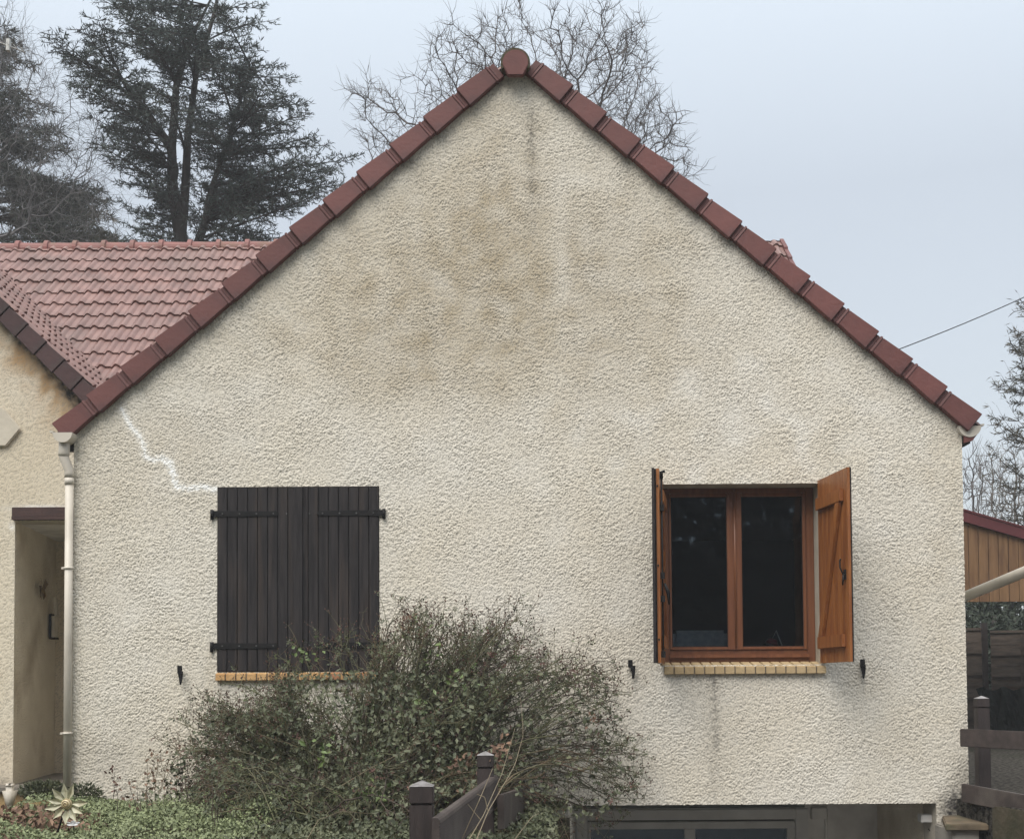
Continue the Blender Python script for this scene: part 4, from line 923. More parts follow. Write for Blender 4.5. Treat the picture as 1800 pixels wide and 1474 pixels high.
# dark shade netting leaning on the panel fence
V = []; Fm = []; n = 24; a0, a1 = P(1716, 1210, YF - 1.0), P(1850, 1228, YF - 1.6)
for i in range(n + 1):
    t = i / n; x_ = a0.x + (a1.x - a0.x) * t; y_ = a0.y + (a1.y - a0.y) * t
    for k in range(7): V.append((x_ + 0.02 * math.sin(k + i), y_ - 0.05 * k - 0.04 * math.sin(i * 1.3 + k), max(a0.z * (1 - k / 6), 0.02) + 0.03 * math.sin(i * .9)))
for i in range(n):
    for k in range(6): Fm.append((i * 7 + k, (i + 1) * 7 + k, (i + 1) * 7 + k + 1, i * 7 + k + 1))
o = raw('shade_netting', V, Fm, M_mesh); tag(o, 'dark green netting hanging low on the panel fence', 'netting')
md = o.modifiers.new('thick', 'SOLIDIFY'); md.thickness = 0.012

a, b = P(1692, 1050, 0.9), P(1800, 1005, 0.3); e_ = b - a
aw = thing('awning', (XR + 1.0, 0.5, 0), 'cream round awning pole slanting past the right wall corner before the shed', 'awning')
k0 = (XR - 0.02 - a.x) / e_.x
m = MB(); m.tube([a + e_ * k0, a + e_ * 4.0], 0.042, 16); m.build('arm', M_gut, aw)
q = a + e_ * 3.9; m = MB(); m.tube([(q.x, q.y, 0), (q.x, q.y, q.z - 0.043)], 0.04, 14); m.build('post', M_gut, aw)
a, b = P(1552, 612, 7.5), P(1800, 497, 9.5); e_ = b - a; cb = [a + e_ * t for t in np.linspace(-0.74, 3.0, 30)]
m = MB(); m.tube([q + Vector((0, 0, -0.30 * math.sin(PI * k / 29) + 0.08)) for k, q in enumerate(cb)], 0.0075, 6); tag(m.build('overhead_cable', M_cable), 'thin black overhead cable against the sky', 'cable')
m = MB(); q = cb[-1]; m.tube([(q.x, q.y + 0.12, 0), (q.x, q.y + 0.12, q.z + 0.6)], [0.15, 0.11], 12); tag(m.build('utility_pole', M_panel), 'wooden utility pole carrying the cable beyond the right edge', 'pole')

# TV aerial among the branches at the top left
a = P(12, 78, 12); ta = thing('roof_aerial', (a.x, 12, 6), 'pale television aerial at the left edge above the roof', 'aerial')
m = MB(); m.tube([(a.x - 0.5, 12, 5.5), (a.x - 0.5, 12, a.z + 0.3)], 0.02, 8); m.build('mast', M_alu, ta)
m = MB(); b0, b1 = P(-60, 52, 12), P(44, 92, 12); m.tube([b0, b1], 0.012, 8)
for k in range(9): q = b0 + (b1 - b0) * (k / 8); m.tube([q + Vector((-.03, -.10, 0.03)), q + Vector((.03, .10, -0.03))], 0.006, 6)
q = P(15, 80, 12); m.box((q.x - 0.03, 11.96, q.z - 0.10), (q.x + 0.03, 12.04, q.z + 0.10)); m.build('boom', M_alu, ta)

# ------------------------------------------------------------------ plants
def colonize(att, start, D, di, dk, iters, bias=(0, 0, 0.0), rng=RNG, jitter=0.25):
    nodes = [Vector(s) for s in start]; par = [i - 1 for i in range(len(start))]
    att = [Vector(a) for a in att]; alive = list(range(len(att))); b = Vector(bias)
    kids = {}
    for _ in range(iters):
        kd = kdtree.KDTree(len(nodes))
        for i, n_ in enumerate(nodes): kd.insert(n_, i)
        kd.balance(); acc = {}; keep = []
        for a in alive:
            co, i, d = kd.find(att[a])
            if d < dk: continue
            keep.append(a)
            if d < di:
                v = (att[a] - co).normalized()
                acc[i] = acc.get(i, Vector((0, 0, 0))) + v
        alive = keep
        if not acc: break
        new = 0
        for i, v in acc.items():
            if kids.get(i, 0) > 3: continue
            d = (v.normalized() + b + Vector(rng.standard_normal(3)) * jitter).normalized()
            nodes.append(nodes[i] + d * D); par.append(i); kids[i] = kids.get(i, 0) + 1; new += 1
        if not new: break
    return np.array([tuple(n_) for n_ in nodes]), np.array(par)
def pipe_radii(par, rt, ex=2.3, rmax=None):
    n = len(par); a = np.zeros(n); ch = np.zeros(n, int)
    for i in range(n):
        if par[i] >= 0: ch[par[i]] += 1
    a[ch == 0] = rt ** ex
    for i in range(n - 1, -1, -1):
        if a[i] == 0: a[i] = rt ** ex
        if par[i] >= 0: a[par[i]] += a[i] * 1.0
    r = a ** (1 / ex)
    return np.minimum(r, rmax) if rmax else r, ch
def lobes(px, y0, ny):
    """attractor points filling ellipsoids given in photo pixels at depth y0"""
    out = []
    for (cx, cy, rx, ry, n_, dd, dr) in px:
        c = P(cx, cy, y0 + dd); sc = (y0 + dd + 9.4) / FPX
        q = RNG.standard_normal((n_, 3)); q = unit(q) * (RNG.random((n_, 1)) ** (0.42))
        out.append(np.array(c)[None] + q * np.array([rx * sc, dr, ry * sc]))
    return np.concatenate(out)
def twiglets(nodes, par, ch, idx, L, rt, per=2, up=0.15, segs=3):
    A, B, ra, rb = [], [], [], []
    for i in idx:
        d0 = nodes[i] - nodes[par[i]] if par[i] >= 0 else np.array([0, 0, 1.]); d0 = d0 / (np.linalg.norm(d0) + 1e-9)
        for _ in range(per):
            d = d0 + RNG.standard_normal(3) * 0.75; d[2] += up; d /= np.linalg.norm(d); p = nodes[i].copy(); l = L * RNG.uniform(0.4, 1.2) / segs
            for k in range(segs):
                q = p + d * l; A.append(p); B.append(q); ra.append(rt * (1 - k / (segs + 1))); rb.append(rt * (1 - (k + 1) / (segs + 1))); p = q
                d = d + RNG.standard_normal(3) * 0.28; d[2] += up * 0.5; d /= np.linalg.norm(d)
    return np.array(A), np.array(B), np.array(ra), np.array(rb)
def bare_tree(name, label, cat, base, lob, y0, D, di, dk, rt, trunk_top, twL, material, trunkr=None, per=2, group=None, iters=90, jitter=0.25, up=0.15, trunk_pts=None):
    att = lobes(lob, y0, 0)
    st = trunk_pts or [tuple(Vector(base).lerp(Vector(trunk_top), t) + Vector((0.06 * math.sin(7 * t), 0.05 * math.cos(5 * t), 0))) for t in np.linspace(0, 1, 16)]
    nodes, par = colonize(att, st, D, di, dk, iters, (0, 0, 0.06), jitter=jitter)
    r, ch = pipe_radii(par, rt, 2.25)
    k = np.array([i for i in range(len(par)) if par[i] >= 0]); nT = len(st)
    big = k[k < nT]; rest = k[k >= nT]
    t = thing(name, base, label, cat, group)
    def sm(kk): return nodes[par[kk]], nodes[kk], np.minimum(r[par[kk]], r[kk] * 1.5), r[kk]
    V, F = prisms(*sm(big), 8); raw('trunk', V, F, material, t, True)
    tw = [i for i in rest if r[i] < rt * 3]
    A, B, a_, b_ = twiglets(nodes, par, ch, tw, twL, rt * 0.9, per, up)
    V1, F1 = prisms(*sm(rest), 4); V2, F2 = prisms(A, B, a_, b_, 3)
    V, F, _ = cat_mesh([(V1, F1), (V2, F2)]); raw('crown', V, F, material, t, False)
    return t

# walnut-like bare tree right behind the gable
YT = 16.0
bb = P(985, 1150, YT); bb.z = 0
bare_tree('bare_tree', 'bare spreading deciduous tree rising behind the roof apex', 'tree', tuple(bb),
    [(700, 215, 95, 60, 170, 0, 1.4), (645, 160, 55, 38, 60, 0, .8), (680, 330, 60, 60, 80, .5, 1), (800, 130, 62, 80, 230, -.5, 1.6), (870, 110, 55, 75, 200, 1, 1.6), (905, 45, 28, 55, 90, 0, .8),
     (985, 120, 55, 80, 260, 0, 1.8), (1060, 110, 75, 85, 330, -1, 1.8), (1110, 170, 52, 90, 210, 1, 1.6), (1120, 60, 30, 40, 50, 0, .8), (1160, 250, 62, 80, 210, 0, 1.5), (1195, 310, 40, 60, 80, .4, 1.0), (960, 300, 200, 160, 260, 1, 2.2)],
    YT, 0.17, 2.3, 0.26, 0.0058, tuple(P(965, 560, YT)), 0.42, M_bark, per=4, jitter=0.32, iters=110)

# left side: weeping bare tree in front of dark conifers
YL_ = 15.0
b2 = P(-40, 1150, YL_); b2.z = 0
bare_tree('bare_tree', 'bare grey tree with fine drooping twigs at the left edge', 'tree', tuple(b2),
    [(0, 70, 60, 75, 170, 0, 1), (60, 190, 90, 120, 420, 0, 1.6), (140, 260, 80, 110, 330, .5, 1.4), (120, 370, 110, 70, 300, 0, 1.4), (30, 320, 90, 110, 200, 0, 1.5)],
    YL_, 0.17, 2.0, 0.24, 0.0036, tuple(P(-20, 420, YL_)), 0.55, M_barkl, per=3, jitter=0.38, up=-0.12)

def conifer(name, label, base, stems, tips, y0, mats, dens=1.0, blade=(0.13, 0.022), droop=0.25, upturn=0.3, group=None, depth=2.2, extra=60, seed=1, inner=0.25, sub=6, fr=0.16, limb_r=0.035, rise=0.35, flat=0.35):
    rng = np.random.default_rng(seed); t = thing(name, base, label, 'tree', group)
    A, B, ra, rb = [], [], [], []
    for (pts, r0, r1) in stems:
        q = [np.array(p) for p in pts]
        for i in range(len(q) - 1):
            f0, f1 = i / (len(q) - 1), (i + 1) / (len(q) - 1); A.append(q[i]); B.append(q[i + 1]); ra.append(r0 + (r1 - r0) * f0); rb.append(r0 + (r1 - r0) * f1)
    V, F = prisms(np.array(A), np.array(B), np.array(ra), np.array(rb), 8); raw('trunk', V, F, mats[0], t, True)
    stem_pts = []
    for (pts, r0, r1) in stems:
        for i in range(len(pts) - 1):
            for f in np.linspace(0, 1, 8): stem_pts.append(np.array(pts[i]) * (1 - f) + np.array(pts[i + 1]) * f)
    stem_pts = np.array(stem_pts)
    LA, LB, la, lb = [], [], [], []; TC, TD, TN, TL, TW = [], [], [], [], []
    tips = [np.array(p) for p in tips]
    base_t = len(tips)
    for _ in range(extra):
        a = tips[rng.integers(base_t)]; s = stem_pts[rng.integers(len(stem_pts))]; f = rng.uniform(0.25, 0.95)
        zz = a[2] * f + s[2] * (1 - f); q = np.array([s[0] + (a[0] - s[0]) * f, y0 + rng.uniform(-depth, depth) * (1.1 - f * .6), zz + rng.uniform(-.4, .4)]); tips.append(q)
    for tip in tips:
        L0 = abs(stem_pts[:, 0] - tip[0]) * rise + np.hypot(stem_pts[:, 1] - tip[1], 0) * 0.3
        tgt = tip[2] - np.abs(tip[0] - stem_pts[:, 0]) * rise
        s = stem_pts[np.argmin(abs(stem_pts[:, 2] - tgt) + 0.25 * abs(stem_pts[:, 0] - tip[0]))]
        d = tip - s; L = np.linalg.norm(d); n_ = max(6, int(L / 0.15)); ts = np.linspace(0, 1, n_ + 1)
        mid = s + d * 0.55 + np.array([0, 0, L * 0.10 * rng.uniform(-.3, 1)]) + rng.standard_normal(3) * 0.10
        pts = ((1 - ts) ** 2)[:, None] * s + (2 * ts * (1 - ts))[:, None] * mid + (ts ** 2)[:, None] * tip
        pts[:, 2] += upturn * 0.25 * ts ** 4 - 0.0
        r_ = limb_r * (L / 3) ** 0.8 * (1 - ts * 0.88)
        LA.append(pts[:-1]); LB.append(pts[1:]); la.append(r_[:-1]); lb.append(r_[1:])
        dd = unit(d[None])[0]; side = np.cross(dd, [0, 0, 1]); side /= np.linalg.norm(side) + 1e-9
        for i in range(n_):
            if ts[i] < inner: continue
            for sg in (-1, 1):
                if rng.random() > dens: continue
                l = fr * L * (1.15 - ts[i]) ** 0.55 * rng.uniform(0.5, 1.25) + 0.10
                bd = side * sg * rng.uniform(0.6, 1) + dd * rng.uniform(0.3, 0.9) + np.array([0, 0, rng.uniform(-flat, flat)]); bd /= np.linalg.norm(bd)
                p = pts[i]; k_ = max(2, int(l / 0.10)); cur = p.copy(); dv = bd.copy()
                for k in range(k_):
                    nx_ = cur + dv * l / k_; LA.append(cur[None]); LB.append(nx_[None]); la.append(np.array([0.008])); lb.append(np.array([0.005]))
                    m_ = sub; c = cur + (nx_ - cur) * rng.random((m_, 1)); dr = unit(dv[None] * 0.55 + rng.standard_normal((m_, 3)) * 0.55 + np.array([[0, 0, 0.10]]))
                    TC.append(c); TD.append(dr); TN.append(unit(rng.standard_normal((m_, 3)))); TL.append(blade[0] * rng.uniform(0.5, 1.3, m_)); TW.append(blade[1] * rng.uniform(0.7, 1.3, m_))
                    cur = nx_; dv = dv + np.array([0, 0, -droop * 0.22]) + rng.standard_normal(3) * 0.15; dv /= np.linalg.norm(dv)
        m_ = 10; c = pts[rng.integers(int(n_ * .6), n_ + 1, m_)]; TC.append(c); TD.append(unit(dd[None] + rng.standard_normal((m_, 3)) * 0.5)); TN.append(unit(rng.standard_normal((m_, 3)))); TL.append(np.full(m_, blade[0] * 1.3)); TW.append(np.full(m_, blade[1]))
    V, F = prisms(np.concatenate(LA), np.concatenate(LB), np.concatenate(la), np.concatenate(lb), 4); raw('limbs', V, F, mats[0], t)
    V, F = leafquads(np.concatenate(TC), np.concatenate(TD), np.concatenate(TN), np.concatenate(TL), np.concatenate(TW)); raw('crown', V, F, mats[1], t)
    return t
def pts_at(lst, y): return [tuple(P(a, b, y)) for a, b in lst]

YC = 14.0
def lp(l, y=YC, sp_=0.9): 
    return [tuple(P(a, b, y + RNG.uniform(-sp_, sp_))) for a, b in l]
b3 = P(325, 1100, YC); b3.z = 0
tips = lp([(205, 0), (190, 290), (205, 330), (230, 375), (215, 395), (250, 350), (265, 300), (280, 370), (235, 285), (350, 250), (370, 200), (340, 180), (390, 280), (360, 300), (410, 200), (600, 300), (575, 320), (545, 360), (480, 340), (450, 370), (228, 48), (200, 22), (162, 82), (112, 104), (108, 112), (118, 150), (140, 172), (150, 205), (178, 232), (190, 60), (245, -5), (270, 20), (385, -10), (385, 0), (400, 25), (455, 45), (484, 42), (470, 22),
           (458, 80), (440, 110), (524, 150), (500, 122), (545, 190), (520, 170), (552, 205), (530, 232), (582, 262), (560, 245), (626, 288), (610, 330), (565, 345), (520, 380), (480, 405), (440, 412), (240, 400), (215, 360), (230, 320), (196, 300), (180, 265), (210, 250), (250, 330), (270, 400),
           (300, 90), (350, 60), (400, 90), (260, 110), (360, 140), (430, 170), (240, 160), (470, 230), (450, 300), (500, 300), (380, 350), (420, 370), (540, 300), (590, 310)])
stems = [([tuple(b3), tuple(P(318, 620, YC)), tuple(P(318, 420, YC)), tuple(P(303, 330, YC)), tuple(P(302, 260, YC)), tuple(P(310, 150, YC)), tuple(P(335, 70, YC)), tuple(P(370, 0, YC))], 0.17, 0.02),
         ([tuple(P(318, 420, YC)), tuple(P(326, 330, YC + .2)), tuple(P(330, 240, YC)), tuple(P(345, 130, YC)), tuple(P(375, 30, YC)), tuple(P(385, -20, YC))], 0.10, 0.02),
         ([tuple(P(330, 470, YC)), tuple(P(358, 400, YC - .2)), tuple(P(372, 330, YC)), tuple(P(400, 250, YC)), tuple(P(440, 120, YC))], 0.09, 0.02),
         ([tuple(P(302, 262, YC)), tuple(P(270, 215, YC)), tuple(P(215, 140, YC)), tuple(P(150, 110, YC))], 0.09, 0.02)]
conifer('cedar_tree', 'tall dark blue green cedar with spreading limbs behind the tiled roof', tuple(b3), stems, tips, YC, [M_barkc, M_needle], extra=190, seed=3, dens=0.88, blade=(0.10, 0.016), sub=10, fr=0.19, limb_r=0.034, inner=0.15, depth=3.0, flat=0.12, rise=0.22)

# dark drooping conifer at the far left, with brown hanging sprays below
b4 = P(-30, 1100, 18); b4.z = 0
tips = lp([(60, 190), (90, 230), (70, 260), (110, 262), (60, 300), (100, 320), (40, 340), (130, 330), (180, 330), (200, 350), (150, 370), (90, 380), (20, 250), (30, 210), (10, 280), (20, 380), (10, 90), (25, 60), (8, 120), (35, 70), (180, 400), (120, 400), (210, 410), (60, 410)], 18)
stems = [([tuple(b4), tuple(P(-25, 420, 18)), tuple(P(-30, 200, 18)), tuple(P(-15, 60, 18)), tuple(P(-10, -60, 18))], 0.26, 0.03)]
conifer('weeping_conifer', 'dark drooping conifer behind the tiled roof at the left edge', tuple(b4), stems, tips, 18, [M_barkc, M_needle2], extra=50, seed=5, dens=0.95, blade=(0.20, 0.022), droop=1.6, sub=9, fr=0.16, upturn=-.4, rise=0.1)
b5 = P(70, 1100, 21); b5.z = 0
tips = lp([(0, 300), (60, 330), (120, 345), (170, 340), (200, 380), (30, 370), (90, 400), (150, 410), (215, 420), (10, 410)], 21)
conifer('brown_conifer', 'brownish green conifer low behind the left end of the roof ridge', tuple(b5), [([tuple(b5), tuple(P(75, 420, 21)), tuple(P(80, 310, 21))], 0.2, 0.04)], tips, 21, [M_barkc, M_brownn], extra=26, seed=6, dens=0.9, blade=(0.24, 0.024), droop=1.8, sub=8, fr=0.2, upturn=-.4, rise=0.1)

# right side: sparse larch-like conifer and bare trees
YQ = 15.5
b6 = P(1830, 1150, YQ); b6.z = 0
tips = lp([(1790, 548), (1778, 600), (1774, 622), (1782, 560), (1788, 690), (1760, 690), (1752, 745), (1770, 735), (1745, 765), (1760, 790), (1738, 805), (1765, 820), (1742, 845), (1765, 860), (1750, 890), (1735, 905), (1770, 930), (1790, 650), (1782, 770)], YQ, 0.5)
conifer('sparse_conifer', 'sparse conifer with up curved twigs at the right edge', tuple(b6), [([tuple(b6), tuple(P(1828, 700, YQ)), tuple(P(1815, 560, YQ)), tuple(P(1808, 500, YQ))], 0.12, 0.01)], tips + lp([(3650 - a_, b_) for a_, b_ in ((1778, 600), (1788, 690), (1760, 690), (1752, 745), (1745, 765), (1760, 790), (1742, 845), (1765, 860), (1750, 890), (1735, 905))], YQ, 0.5), YQ, [M_barkc, M_brownn], extra=30, seed=8, dens=0.85, blade=(0.12, 0.016), sub=5, fr=0.16, upturn=1.5, limb_r=0.03, depth=1.4)
for i_, (cx, rr, yy, lb) in enumerate(((1712, 26, 22, 'slim bare tree beside the right wall corner above the shed'), (1745, 30, 24, 'second slim bare tree between the wall corner and the conifer'), (1785, 34, 23, 'bushy bare tree behind the conifer at the right edge'))):
    b7 = P(cx, 1180, yy); b7.z = 0
    bare_tree('bare_tree', lb, 'tree', tuple(b7), [(cx, 830, rr, 50, 150, 0, .8), (cx + 3, 890, rr + 8, 60, 170, 0, 1), (cx, 960, rr + 14, 60, 90, 0, 1)], yy, 0.17, 1.6, 0.25, 0.0075, tuple(P(cx, 960, yy)), 0.5, M_barkg if i_ else M_bark, per=2, group='bare trees beyond the shed', up=0.5)

# clipped evergreen mass behind the panel fence, and the wood behind the photographer (seen in the panes)
def leafmass(name, label, cat, cen, rad, n, L, material, seed=1, stuff=False, trunk=True):
    rng = np.random.default_rng(seed); k = 26 + int(n / 1500)
    c = np.array(cen)[None] + unit(rng.standard_normal((k, 3))) * rng.random((k, 1)) ** 0.4 * np.array(rad) * 0.85
    w_ = rng.integers(k, size=n); q = unit(rng.standard_normal((n, 3))); pr = np.array(rad) * rng.uniform(0.22, 0.4, (k, 1))
    pos = c[w_] + q * pr[w_] * rng.random((n, 1)) ** 0.35; pos[:, 2] = np.maximum(pos[:, 2], 0.05)
    V, F = leafquads(pos, unit(q + rng.standard_normal((n, 3)) * .7), rnd_dir(n, rng), L * rng.uniform(0.6, 1.3, n), L * 0.45 * rng.uniform(.6, 1.2, n))
    if stuff: o = raw(name, V, F, material); tag(o, kind='stuff'); return o
    t = thing(name, (cen[0], cen[1], 0), label, cat); raw('crown', V, F, material, t)
    m = MB(); m.tube([(cen[0], cen[1], 0), (cen[0] + .1, cen[1], cen[2] + rad[2] * .6)], [0.16, 0.05], 8)
    for j in range(6): m.tube([(cen[0], cen[1], cen[2] * (0.3 + .1 * j)), tuple(c[j])], [0.06, 0.02], 6)
    m.build('trunk', M_barkc, t); return t
a = P(1725, 1090, 15); leafmass('evergreen_shrub', 'dark evergreen shrub overhanging the panel fence under the shed gable', 'shrub', (a.x, 14.6, 1.3), (2.0, 1.0, 1.35), 9000, 0.12, M_hedge, 3)
a = P(1800, 1090, 15); leafmass('evergreen_shrub', 'dark evergreen shrub behind the panel fence at the right edge', 'shrub', (a.x + 0.8, 14.2, 1.4), (1.6, 1.0, 1.35), 7000, 0.12, M_hedge, 4)
a = P(1715, 1050, 17); leafmass('evergreen_shrub', 'tall dark evergreen at the right wall corner beneath the bare trees', 'shrub', (a.x + 1.2, 18.4, 2.2), (3.2, 1.2, 2.0), 9000, 0.16, M_hedge, 5)
wood = leafmass('wood', '', '', (0, -34, 6.5), (34, 4, 8.5), 36000, 1.0, M_bark, 9, stuff=True)
wood['label'] = 'dark wood across the road behind the viewer'

# ------------------------------------------------------------------ rose bush
def poly_in(x, y, poly):
    c = False; j = len(poly) - 1
    for i in range(len(poly)):
        xi, yi = poly[i]; xj, yj = poly[j]
        if (yi > y) != (yj > y) and x < (xj - xi) * (y - yi) / (yj - yi + 1e-9) + xi: c = not c
        j = i
    return c
bush_poly = [(300, 1322), (340, 1290), (370, 1240), (405, 1262), (440, 1262), (470, 1215), (500, 1180), (520, 1140), (560, 1155), (600, 1125), (640, 1160), (668, 1150), (690, 1120), (708, 1078), (745, 1082), (770, 1085), (800, 1105), (840, 1120),
             (870, 1098), (912, 1082), (925, 1120), (945, 1165), (990, 1170), (1050, 1160), (1062, 1185), (1085, 1222), (1090, 1260), (1098, 1300), (1135, 1325), (1120, 1360), (1128, 1400), (1060, 1455), (980, 1474), (960, 1520), (330, 1520), (318, 1470), (345, 1400), (330, 1350)]
rng = np.random.default_rng(21); pyr = random.Random(21)
broot = P(720, 1474, -1.1); broot.z = 0
rose = thing('rose_bush', (broot.x, -1.1, 0), 'large tangled rose bush with small leaves and dark hips against the wall', 'bush')
canes = [[], [], [], []]; twigs = [[], [], [], []]; leafP, leafD, hipP, hipR = [], [], [], []
def bez(a, b, c, n):
    t = np.linspace(0, 1, n)[:, None]; return (1 - t) ** 2 * a + 2 * t * (1 - t) * b + t ** 2 * c
def addseg(store, pts, r0, r1):
    n = len(pts) - 1; r = np.linspace(r0, r1, n + 1); store[0].append(pts[:-1]); store[1].append(pts[1:]); store[2].append(r[:-1]); store[3].append(r[1:])
xsb = [p[0] for p in bush_poly]
def sample_tip(edge):
    for _ in range(4000):
        x = pyr.uniform(300, 1135); y = pyr.uniform(1075, 1500)
        if poly_in(x, y, bush_poly):
            if edge:     # near the outline
                if all(poly_in(x + dx, y + dy, bush_poly) for dx, dy in ((0, -26), (-24, 0), (24, 0), (18, -18), (-18, -18))): continue
            return x, y
    return 700, 1300
tipset = [(296, 1336, 0), (312, 1268, 1), (360, 1230, 1), (395, 1200, 2), (512, 1128, 1), (708, 1078, 1), (738, 1074, 1), (772, 1086, 1), (905, 1079, 1), (912, 1083, 1), (880, 1095, 1), (1052, 1160, 1), (1064, 1178, 0), (1088, 1215, 1), (1092, 1238, 1), (1134, 1322, 1), (1136, 1330, 0), (1130, 1360, 1), (1120, 1380, 1), (1080, 1455, 0), (1128, 1395, 1), (560, 1120, 2), (610, 1112, 2), (640, 1120, 2), (655, 1135, 2)]
NC = 620
for c_i in range(NC):
    if c_i < len(tipset): tx, ty, fl = tipset[c_i]; rim = True
    else:
        rim = pyr.random() < 0.45; tx, ty = sample_tip(rim); fl = 1 if pyr.random() < 0.6 else 0
        while (ty < 1195 and 470 < tx < 672 and pyr.random() < 0.93) or (tx > 880 and pyr.random() < 0.58): tx, ty = sample_tip(rim)
    # depth: the bush is deepest in its middle
    prof_ = max(0.15, 1 - abs(tx - 700) / 520)
    ty_y = -pyr.uniform(0.10, 0.25 + 1.75 * prof_ * (0.55 if ty < 1200 else 1.0))
    ty_y -= (pyr.random() * 0.9 if ty > 1370 and tx < 860 else 0.0)
    tip = np.array(P(tx, ty, ty_y))
    bx = 640 + (tx - 640) * 0.30 + pyr.uniform(-95, 95)
    root = np.array(P(bx, 1474, -1.0)); root[1] = -0.35 - pyr.random() * (0.9 if ty < 1330 else 1.5); root[2] = pyr.uniform(-0.05, 0.05)
    d = tip - root; L = np.linalg.norm(d)
    mid = root + d * 0.5 + np.array([-d[0] * rng.uniform(-.1, .3), rng.normal(0, .16), abs(d[0]) * rng.uniform(.1, .42) + L * rng.uniform(-.02, .16)])
    if tip[2] < 0.25: mid[2] += 0.15
    pts = bez(root, mid, tip, 13); pts[1:-1] += np.cumsum(rng.standard_normal((11, 3)) * 0.009, 0)
    st = canes if pyr.random() < 0.78 else twigs
    addseg(st, pts, 0.0062 * (0.6 + L * .35), 0.0022)
    ntw = 7 + int(L * 5)
    for k in range(ntw):
        f = pyr.uniform(0.28, 1.0); i = min(int(f * 12), 11); p = pts[i] + (pts[i + 1] - pts[i]) * pyr.random(); t_ = unit((pts[i + 1] - pts[i])[None])[0]
        dd = t_ * 0.7 + rng.standard_normal(3) * 0.55; dd[2] += 0.35 if tip[2] > 0.4 else 0.0; dd /= np.linalg.norm(dd); l = pyr.uniform(0.08, 0.26)
        e1 = p + dd * l * .5 + rng.standard_normal(3) * 0.008; e2 = e1 + unit((dd + rng.standard_normal(3) * .35)[None])[0] * l * .5
        if e2[1] > -0.03: e2[1] = -0.03
        q = np.array([p, e1, e2]); addseg(st, q, 0.0022, 0.0012)
        for _ in range(pyr.randint(1, 4) if pyr.random() < 0.75 else 0):
            g = pyr.random(); b_ = q[1] + (q[2] - q[1]) * g if pyr.random() < .6 else q[0] + (q[1] - q[0]) * g
            leafP.append(b_); leafD.append(unit((dd + rng.standard_normal(3) * .8)[None])[0])
        if fl and f > 0.8 or (rim and f > .75):
            for _ in range(3):
                ee = e2 + rng.standard_normal(3) * 0.022 + np.array([0, 0, 0.02]); addseg(st, np.array([e2, ee]), 0.0012, 0.001); hipP.append(ee); hipR.append(pyr.uniform(0.0028, 0.0065))
def fin(store): return [np.concatenate(s) for s in store]
V, F = prisms(*fin(canes), 4); raw('canes', V, F, M_cane, rose, True)
V, F = prisms(*fin(twigs), 4); raw('canes', V, F, M_dcane, rose, True)
lpnt, ldir = np.array(leafP), np.array(leafD)
# compound rose leaf: five leaflets along a short stalk
def leaflets(p, d, size, rng):
    n = len(p); nr = unit(rng.standard_normal((n, 3)) * 0.7 + np.array([[0, -0.5, 0.9]])); s = unit(np.cross(d, nr)); out = []
    L = size * rng.uniform(0.7, 1.35, n)
    for (f, sd) in ((0.35, 1), (0.4, -1), (0.75, 1), (0.8, -1), (1.05, 0)):
        c = p + d * (L * 1.7 * f)[:, None]; dd = unit(d * 0.6 + s * sd + rng.standard_normal((n, 3)) * .25 + np.array([[0, 0, -0.25]])) if sd else d
        keep = rng.random(n) < 0.8
        out.append(leafquads(c[keep], dd[keep], nr[keep], L[keep], L[keep] * 0.62))
    V, F, _ = cat_mesh(out); return V, F
sel = rng.random(len(lpnt)); inten = lpnt[:, 2]
A = sel < 0.80; Bm = (sel >= 0.80) & (sel < 0.84); Cm = (sel >= 0.84) & (sel < 0.92)
for msk, mt in ((A, M_leafA), (Bm, M_leafB), (Cm, M_leafC)):
    V, F = leaflets(lpnt[msk], ldir[msk], 0.019, rng); raw('leaves', V, F, mt, rose)
# rose hips: tiny octahedra
hp, hr = np.array(hipP), np.array(hipR)
oc = np.array([[1, 0, 0], [0, 1, 0], [-1, 0, 0], [0, -1, 0], [0, 0, 1.3], [0, 0, -1.3]]); of = np.array([[0, 1, 4], [1, 2, 4], [2, 3, 4], [3, 0, 4], [1, 0, 5], [2, 1, 5], [3, 2, 5], [0, 3, 5]])
V = (hp[:, None] + oc[None] * hr[:, None, None]).reshape(-1, 3); F = (of[None] + (np.arange(len(hp)) * 6)[:, None, None]).reshape(-1, 3); raw('rose_hips', V, F, M_leafC, rose, True)
# leafy larger leaves, dry brown clusters and a few straw stems before the fence
def cluster(cx, cy, y_, n, r, size, mt, parent, seed):
    g = np.random.default_rng(seed); c = np.array(P(cx, cy, y_)); p = c + g.standard_normal((n, 3)) * r * np.array([1, .8, .8]); d = rnd_dir(n, g)
    V, F = leafquads(p, d, unit(g.standard_normal((n, 3)) + np.array([[0, -.6, .6]])), size * g.uniform(.6, 1.3, n), size * .6 * g.uniform(.7, 1.2, n)); return V, F
def rp(x, y): return x, y
parts = [cluster(*v, 16, 0.05, 0.045, None, None, i) for i, v in enumerate(((660, 1400, -1.9), (640, 1390, -1.9), (570, 1325, -1.8), (800, 1200, -1.2), (760, 1150, -1.0), (745, 1230, -1.2), (545, 1150, -0.5), (530, 1140, -.5)))]
V, F, _ = cat_mesh(parts); raw('leaves', V, F, M_leafB, rose)
parts = [cluster(*v, 20, 0.035, 0.04, None, None, 50 + i) for i, v in enumerate(((878, 1322, -2.25), (870, 1335, -2.3), (885, 1315, -2.2), (822, 1340, -1.6), (808, 1345, -1.6), (825, 1372, -1.6), (728, 1100, -.7), (740, 1115, -.7), (720, 1090, -.7), (1040, 1262, -.6)))]
V, F, _ = cat_mesh(parts); raw('leaves', V, F, M_leafD, rose)
